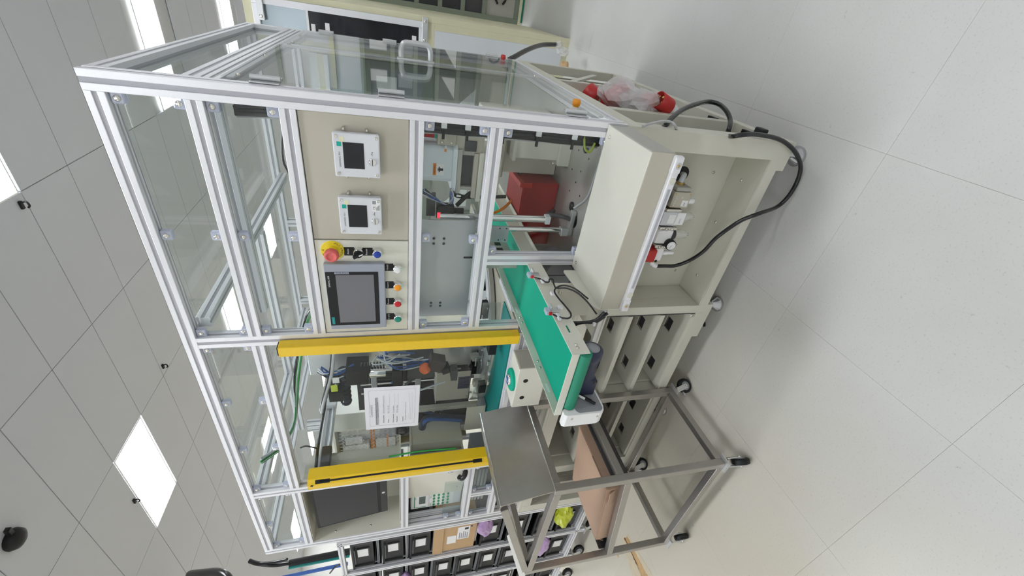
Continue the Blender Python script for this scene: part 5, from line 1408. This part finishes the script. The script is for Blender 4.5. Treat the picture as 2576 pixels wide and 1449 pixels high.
# CEE connectors, one still wrapped
def cee(p0, p1, r, label, name='red_power_plug'):
    d = Vector(p1) - Vector(p0); L = d.length
    t = thing(name, label, 'plug', tuple(p0))
    B().lathe(p0, d, [(r * .55, 0), (r * .62, L * .08), (r * .72, L * .36)], WHITE, 24).build('white_grip', t)
    sh = B()
    sh.lathe(Vector(p0) + d * .36, d, [(r * .98, 0), (r, .006), (r, L * .64), (r * .93, L * .64), (r * .92, L * .30), (.004, L * .30)], RED, 28)
    sh.build('red_shroud', t)
    a = d.normalized(); u = a.orthogonal().normalized(); v = a.cross(u)
    for k in range(5):
        q = Vector(p0) + d * .66 + u * (r * .55 * math.cos(k * 1.2566)) + v * (r * .55 * math.sin(k * 1.2566))
        B().cyl(q, q + a * (L * .25), .004, BRASS, n=8).build('pin', t)
    return t
cee(at(1697, 280, X=.005), at(1655, 250, X=.04), .031, 'red and white five-pin power plug poking out of the second open bay')
rp = thing('wrapped_red_plug', 'red power plug shrouded in crumpled clear film inside the second open bay', 'plug', tuple(at(1560, 245, X=-.02)))
p0 = at(1520, 262, X=-.03); p1 = at(1570, 232, X=.03)
B().lathe(p0, Vector(p1) - Vector(p0), [(.030, 0), (.042, .01), (.042, .10), (.036, .104)], RED, 24).build('red_shroud', rp)
B().lathe(at(1500, 250, X=-.05), Vector((.2, .35, .3)), [(.035, 0), (.042, .01), (.042, .06), (.03, .065)], RED, 20).build('second_shroud', rp)
p0 = at(1590, 262, X=-.01); p1 = at(1640, 262, X=.0)
B().lathe(p0, Vector(p1) - Vector(p0), [(.030, 0), (.040, .01), (.040, .10), (.030, .13)], RED, 20).build('red_body', rp)
def crumple(name, parent, c, size, m, seed=1, n=3, mat3=None):
    bmh = bmesh.new(); bmesh.ops.create_icosphere(bmh, subdivisions=n, radius=1)
    rnd = random.Random(seed); b = B(); vs = []
    ph = [(Vector((rnd.uniform(-1, 1), rnd.uniform(-1, 1), rnd.uniform(-1, 1))) * rnd.uniform(3, 9), rnd.uniform(0, 6)) for _ in range(7)]
    for v in bmh.verts:
        k = 1 + sum(math.sin(v.co.dot(a) + o) for a, o in ph) * .05 + rnd.uniform(-.06, .06)
        q = Vector((v.co.x * size[0], v.co.y * size[1], v.co.z * size[2])) * k
        if mat3: q = mat3 @ q
        vs.append(Vector(c) + q)
    b.add(vs, [[v.index for v in f.verts] for f in bmh.faces], m); bmh.free()
    return b.build(name, parent)
crumple('clear_film', rp, at(1560, 244, X=.015), (.06, .11, .075), FILM, 3)
crumple('clear_film', rp, at(1612, 258, X=.015), (.05, .085, .075), FILM, 5)

# ================================================================== PARTS RACK with black bins on the left
rkk = thing('parts_rack', 'aluminium flow rack on casters left of the machine holding black bins', 'rack', (-3.1, .3, 0))
RYF = .10
posts = (-2.90, -3.32, -3.74)
for x in (-2.485,) + posts:
    for y in (RYF, RYF + .62):
        B().prof((x, y, .11), (x, y, 1.80), .036, .03, (0, 1, 0)).build('post', rkk, .001)
for x in posts[1:] + (-2.90,):
    caster(x, RYF, .112, rkk, .045, .4)
for y in (RYF, RYF + .62):
    for z in (.17, 1.785): B().prof((-2.47, y, z), (-3.75, y, z), .03, .03).build('cross_rail', rkk, .001)
binp = None
def bin_at(x, z, wd, h, tilt, label):
    global binp
    if binp is None:
        t = thing('parts_bin', label, 'bin', (x, RYF + .01, z), 'black bins on the flow rack')
        w2 = wd / 2
        b = B()
        b.box(x - w2, x + w2, RYF + .01, RYF + .50, z, z + .004, BLACK)
        b.box(x - w2, x - w2 + .004, RYF + .01, RYF + .50, z + .004, z + h, BLACK).box(x + w2 - .004, x + w2, RYF + .01, RYF + .50, z + .004, z + h, BLACK)
        b.box(x - w2 + .004, x + w2 - .004, RYF + .496, RYF + .50, z + .004, z + h, BLACK)
        b.box(x - w2 + .004, x + w2 - .004, RYF + .01, RYF + .016, z + .004, z + h * .95, BLACK)
        b.box(x - w2 - .006, x + w2 + .006, RYF + .004, RYF + .016, z + h * .9, z + h, BLACK)
        b.build('tub', t)
        for dx in (-.42, .40): B().box(x + dx * wd - .006, x + dx * wd + .006, RYF + .000, RYF + .010, z + .005, z + h * .9, DARK).build('rib', t)
        box('handle_lip', t, x - w2 * .5, x + w2 * .5, RYF - .008, RYF + .006, z + h * .80, z + h * .86, DARK, .002)
        cdh = box('card_holder', t, x - .03, x + .075, RYF + .004, RYF + .010, z + .022, z + .095, DARK)
        cdl = box('card', cdh, x - .022, x + .068, RYF + .0025, RYF + .0040, z + .030, z + .092, LABEL, .0)
        binp = t; t['wd'] = 0
        del t['wd']
        return t
    o = copy_tree(binp, (x, RYF + .01, z), label=label)
    return o
b = B()
colx = (-2.692, -3.11, -3.53)
ordn = ('top', 'second', 'third', 'fourth', 'fifth', 'sixth', 'seventh', 'eighth')
for ci, x in enumerate(colx):
    rows = [1.605, 1.425, 1.255, .785, .60, .40, .22] if ci == 0 else [1.605, 1.425, 1.255, 1.09, .93, .765, .60, .40, .22]
    for ri, zz in enumerate(rows):
        nm_ = 'lowest' if ri == len(rows) - 1 else ordn[ri]
        bin_at(x, zz, .36, .130, 0, 'black bin with white card, %s from the top in the %s rack column' % (nm_, ('nearest', 'second', 'farthest')[ci]) if nm_ != 'lowest' else 'black bin with white card, lowest of all in the %s rack column' % ('nearest', 'second', 'farthest')[ci])
        for sx in (-.165, .165):
            B().prof((x + sx, RYF + .02, zz - .010), (x + sx, RYF + .60, zz - .010), .020, .018, m=GREY, ms=DARK).build('bin_runner', rkk)
        B().prof((x - .19, RYF + .025, zz - .0265), (x + .19, RYF + .025, zz - .0265), .014, .014, m=GREY, ms=DARK).build('front_rail', rkk)
for z in (.943,):
    B().prof((-2.87, RYF + .05, z), (-2.51, RYF + .05, z), .022, .022).prof((-2.87, RYF + .25, z), (-2.51, RYF + .25, z), .022, .022).build('carton_shelf', rkk)
ct = thing('labelled_carton', 'tan cardboard carton with shipping labels standing on the flow rack', 'box', (-2.64, .12, .95))
box('body', ct, -2.86, -2.50, RYF + .005, RYF + .30, .955, 1.215, CARD2, .002)
box('open_flap', ct, -2.87, -2.50, RYF - .0, RYF + .006, 1.17, 1.235, CARD2, .001)
lbb = box('shipping_label', ct, -2.72, -2.56, RYF + .003, RYF + .0048, 1.0, 1.08, LABEL)
lb2 = box('shipping_label', ct, -2.76, -2.66, RYF + .003, RYF + .0048, 1.085, 1.145, LABEL)
b = B()
for k in range(5): b.box(-2.71, -2.64 + .01 * (k % 3), RYF + .0024, RYF + .003, 1.01 + .013 * k, 1.016 + .013 * k, GINK)
b.box(-2.60, -2.575, RYF + .0024, RYF + .003, 1.01, 1.035, INK)
b.build('label_print', lbb)
B().prism([(-.012, 0), (.012, 0), (0, .02)], (-2.57, RYF + .0045, .985), (1, 0, 0), (0, 0, 1), .0006, INK).build('symbol', ct)
for (x, z, m, lb, sz, nm) in ((-2.60, .905, PURPLE, 'lilac antistatic bag hanging over a bin beside the tan carton', (.10, .04, .05), 'antistatic_bag'), (-3.03, .42, PURPLE, 'lilac antistatic bag in the lower rack seen through the trolley frame', (.13, .05, .06), 'antistatic_bag'),
                              (-2.62, .335, YFILM, 'yellow-green film bag in a black bin seen through the trolley frame', (.12, .06, .06), 'film_bag'), (-3.12, 1.405, PURPLE, 'small lilac bag corner between the bins of the second column', (.03, .03, .03), 'antistatic_bag')):
    t = thing(nm, lb, 'bag', (x, RYF, z)); crumple('film', t, (x, RYF + .0, z), sz, m, int(abs(x * 100)), 3)
wp = thing('white_board_strip', 'narrow white board standing at the rack behind the trolley end', 'board', (-2.6, .05, .4))
q0 = at(1275, 1348, Y=.06); q1 = at(1322, 1440, Y=.06)
B().prism([(q0.x, q0.z), (q0.x + .03, q0.z - .02), (q1.x + .03, q1.z - .02), (q1.x - .10, q1.z + .03)], (0, .06, 0), (1, 0, 0), (0, 0, 1), .012, WHITE).build('board', wp)

# hanging services beyond the rack
po = thing('black_service_drop', 'black cable drop bound to a hanging pole beyond the top of the rack', 'cable', tuple(at(735, 1415, Y=1.0)))
a = at(728, 1418, Y=1.0); c2 = at(880, 1388, Y=1.0)
B().cyl(a, c2, .035, BLACK, n=14).build('pole', po)
B().bar(a + Vector((.0, -.04, 0)), c2 + Vector((0, -.04, 0)), .02, .02, TEAL).build('teal_strip', po)
B().tube([tuple(at(628, 1411, Y=1.15)), tuple(at(650, 1418, Y=1.1)), tuple(at(690, 1421, Y=1.05)), tuple(at(730, 1416, Y=1.0))], .022, BLACKG, 8, 5).build('cable', po)
B().tube([tuple(at(650, 1418, Y=1.1)), tuple(at(690, 1414, Y=1.05)), tuple(at(722, 1407, Y=1.0))], .014, BLACKG, 8, 5).build('cable', po)
bpp = thing('blue_air_pipe', 'blue air pipe hanging beyond the rack at the picture corner', 'pipe', tuple(at(740, 1447, Y=1.0)))
B().cyl(at(700, 1455, Y=1.0), at(875, 1418, Y=1.0), .018, BLUEPIPE, n=12).build('pipe', bpp)
B().tube([tuple(at(830, 1442, Y=.98)), tuple(at(845, 1425, Y=.98)), tuple(at(868, 1415, Y=.98))], .008, BLACKG, 6, 4).build('branch', bpp)
bd = thing('black_duct', 'black duct elbow hanging from the ceiling at the lower picture edge', 'duct', tuple(at(520, 1447, Y=1.6)))
B().tube([tuple(at(478, 1446, Y=1.7)), tuple(at(510, 1443, Y=1.6)), tuple(at(545, 1441, Y=1.5)), tuple(at(568, 1450, Y=1.4)), tuple(at(580, 1470, Y=1.3))], .05, BLACKG, 10, 5).build('duct', bd)

# ================================================================== PALE YELLOW MACHINE behind on the right
ym = thing('yellow_machine', 'tall pale yellow machine with a dark window standing behind on the right', 'machine', (-1.0, 3.2, 0))
YM = 2.606; XR_ = .095
box('body', ym, -.245, XR_, YM + .04, 3.9, .03, 2.42, YMACH, .004)
box('right_border', ym, .055, XR_, YM, YM + .04, .0, 2.42, YMACH, .002)
box('top_border', ym, -.245, .055, YM, YM + .04, 2.365, 2.42, YMACH, .002)
box('lower_border', ym, -.245, .055, YM + .005, YM + .04, 1.115, 1.20, YMACH, .002)
box('white_lower_panel', ym, -.172, .008, YM + .002, YM + .04, .05, 1.115, PWHITE, .003)
box('left_border', ym, -.245, -.172, YM, YM + .04, .0, 2.365, YMACH, .002)
box('right_lower_border', ym, .008, .055, YM + .001, YM + .04, .0, 1.115, YMACH, .001)
box('plinth', ym, -.245, .01, YM + .01, YM + .04, .0, .05, YMACH, .001)
wf = box('window_frame', ym, .012, .055, YM - .012, YM + .03, 1.20, 2.365, ALU, .003)
box('window_frame_bar', wf, -.155, .012, YM - .012, YM + .03, 2.325, 2.365, ALU, .003)
box('window_frame_bar', wf, -.155, .012, YM - .012, YM + .03, 1.20, 1.235, ALU, .003)
box('window_frame_bar', wf, -.172, -.155, YM - .012, YM + .03, 1.20, 2.365, ALU, .003)
box('reflection_pane', ym, -.155, .012, YM + .015, YM + .02, 2.02, 2.325, MIRB)  # blue-white reflection on the upper window, painted as a pale pane
box('dark_pane', ym, -.155, .012, YM + .015, YM + .02, 1.235, 2.02, SCREEN)
box('gasket', ym, -.155, .012, YM + .008, YM + .0149, 2.012, 2.028, WHITE)
for (x, z, wd, h) in ((-.085, 2.00, .05, .028), (-.075, 1.905, .075, .03), (-.07, 1.285, .06, .032)):
    cdd = box('instruction_card', ym, x - wd, x + wd * .35, YM + .010, YM + .014, z - h, z, LABEL, .001)
for z in (2.32, 1.20):
    br = B().box(-.085, .085, YM - .035, YM - .012, z - .030, z + .012, ALUR).build('latch_bracket', ym, .003)
    for x in (-.06, .06): B().lathe((x, YM - .035, z - .01), (0, -1, 0), [(.012, 0), (.012, .003), (.006, .005)], SCREW, 10).build('bolt', br)
gt = thing('glazed_test_machine', 'grey-green glazed machine seen through the right side doors beyond the enclosure', 'machine', (-1.1, 3.0, 0))
GX0, GX1, GY = -2.1, -.262, 2.66
box('body', gt, GX0, GX1, GY + .05, 3.7, .03, 2.05, PWHITE, .004)
box('header', gt, GX0, GX1, GY, GY + .05, 1.945, 1.99, YMACH, .002)
box('header_profile', gt, GX0, GX1, GY - .008, GY + .05, 1.912, 1.944, ALU, .002)
box('upper_pane', gt, GX0, GX1, GY + .03, GY + .035, 1.66, 1.91, MIRB)
box('top_panel', gt, GX0, GX1, GY + .02, GY + .05, 1.992, 2.05, DEVW)
for z0, z1 in ((1.60, 1.659), (1.10, 1.19), (.62, .70), (.05, .12)):
    box('cross_frame', gt, GX0, GX1, GY, GY + .05, z0, z1, GMACH, .003)
for k in range(5):
    x = GX1 - .045 - .42 * k
    box('upright_frame', gt, x, x + .045, GY + .001, GY + .05, .12, 1.60, GMACH, .003)
    for z0, z1, m in ((1.19, 1.60, GREY), (.70, 1.10, SLATE), (.12, .62, BEIGE)):
        if k < 4: box('glazing', gt, x - .375, x, GY + .03, GY + .036, z0, z1, m)
    if k < 4:
        box('white_module', gt, x - .16, x - .06, GY + .010, GY + .029, 1.40, 1.56, LABEL, .002)
        box('black_module', gt, x - .33, x - .22, GY + .010, GY + .029, 1.22, 1.42, BLACK, .002)
        B().prism([(x - .33, .74), (x - .08, .74), (x - .33, 1.0)], (0, GY + .029, 0), (1, 0, 0), (0, 0, 1), .006, WHITE).build('floor_reflection', gt)  # white triangle painted in for the reflected floor
wc = thing('wrapped_cable_end', 'black cable with a clear film wrapped end beside the yellow machine corner', 'cable', tuple(at(1398, 112, Y=2.45)))
B().tube([(-.10, 1.415, .62), tuple(at(1270, 165, Y=1.7)), tuple(at(1300, 140, Y=1.9)), tuple(at(1335, 122, Y=2.1)), tuple(at(1365, 113, Y=2.3)), tuple(at(1398, 112, Y=2.45))], .016, BLACKG, 10, 5).build('cable', wc)
crumple('clear_film', wc, at(1405, 113, Y=2.45), (.03, .04, .03), FILM, 11, 3)
crumple('clear_film', wc, at(1416, 130, Y=2.35), (.03, .05, .05), FILM, 12, 3)
crumple('brown_tape', wc, at(1420, 165, Y=2.2), (.03, .06, .025), CARD2, 13, 3)

om = thing('olive_machine', 'dark olive machine with a column of black windows at the right picture edge', 'machine', (.8, 4.6, 0))
YO_ = 4.22
box('body', om, .10, 2.4, YO_ + .05, 6.0, .05, 2.6, GMACH, .004)
box('left_stile', om, .085, .135, YO_, YO_ + .05, .05, 2.6, GMACH, .003)
box('right_stile', om, 1.2, 1.26, YO_, YO_ + .05, .05, 2.6, GMACH, .003)
zs = (.055, .425, .66, .905, 1.15, 1.40, 1.72, 2.02, 2.56)
for z in zs: box('cross_bar', om, .135, 1.2, YO_ + .002, YO_ + .05, z - .005, z + .042, GMACH, .003)
for i in range(len(zs) - 1):
    box('window_pane', om, .135, 1.2, YO_ + .03, YO_ + .04, zs[i] + .042, zs[i + 1] - .005, (SLATE, DARK, SCREEN, SCREEN, SCREEN, SCREEN, DEVW, DEVW)[i])
for k in range(3):
    x = .24 + .32 * k
    box('white_module', om, x, x + .12, YO_ + .015, YO_ + .029, 1.48, 1.66, LABEL, .003)
    box('grey_module', om, x + .02, x + .16, YO_ + .015, YO_ + .029, 1.20, 1.36, GREY, .003)
    B().prism([(x, .71), (x + .22, .71), (x, .87)], (0, YO_ + .029, 0), (1, 0, 0), (0, 0, 1), .008, WHITE).build('floor_reflection', om)  # white wedge stands for floor mirrored in the glazing
box('yellow_header', om, .10, 1.25, YO_ - .004, YO_ + .002, 2.02, 2.07, YMACH, .002)
B().tube([(.25, YO_ + .01, .30), (.30, YO_ - .01, .33), (.34, YO_ - .0, .28), (.30, YO_ - .01, .22), (.25, YO_ + .01, .24)], .012, BLACKG, 8, 5).build('cable_coil', om)
box('base_rail', om, .085, 2.4, YO_ - .01, YO_ + .05, .02, .05, YMACH, .002)
box('green_skirt', om, .11, 2.4, YO_ - .012, YO_ - .002, .004, .02, BELTD)
for x in (.16, 1.2): box('foot', om, x - .05, x + .05, YO_ + .0, YO_ + .1, .0, .02, BLACK)
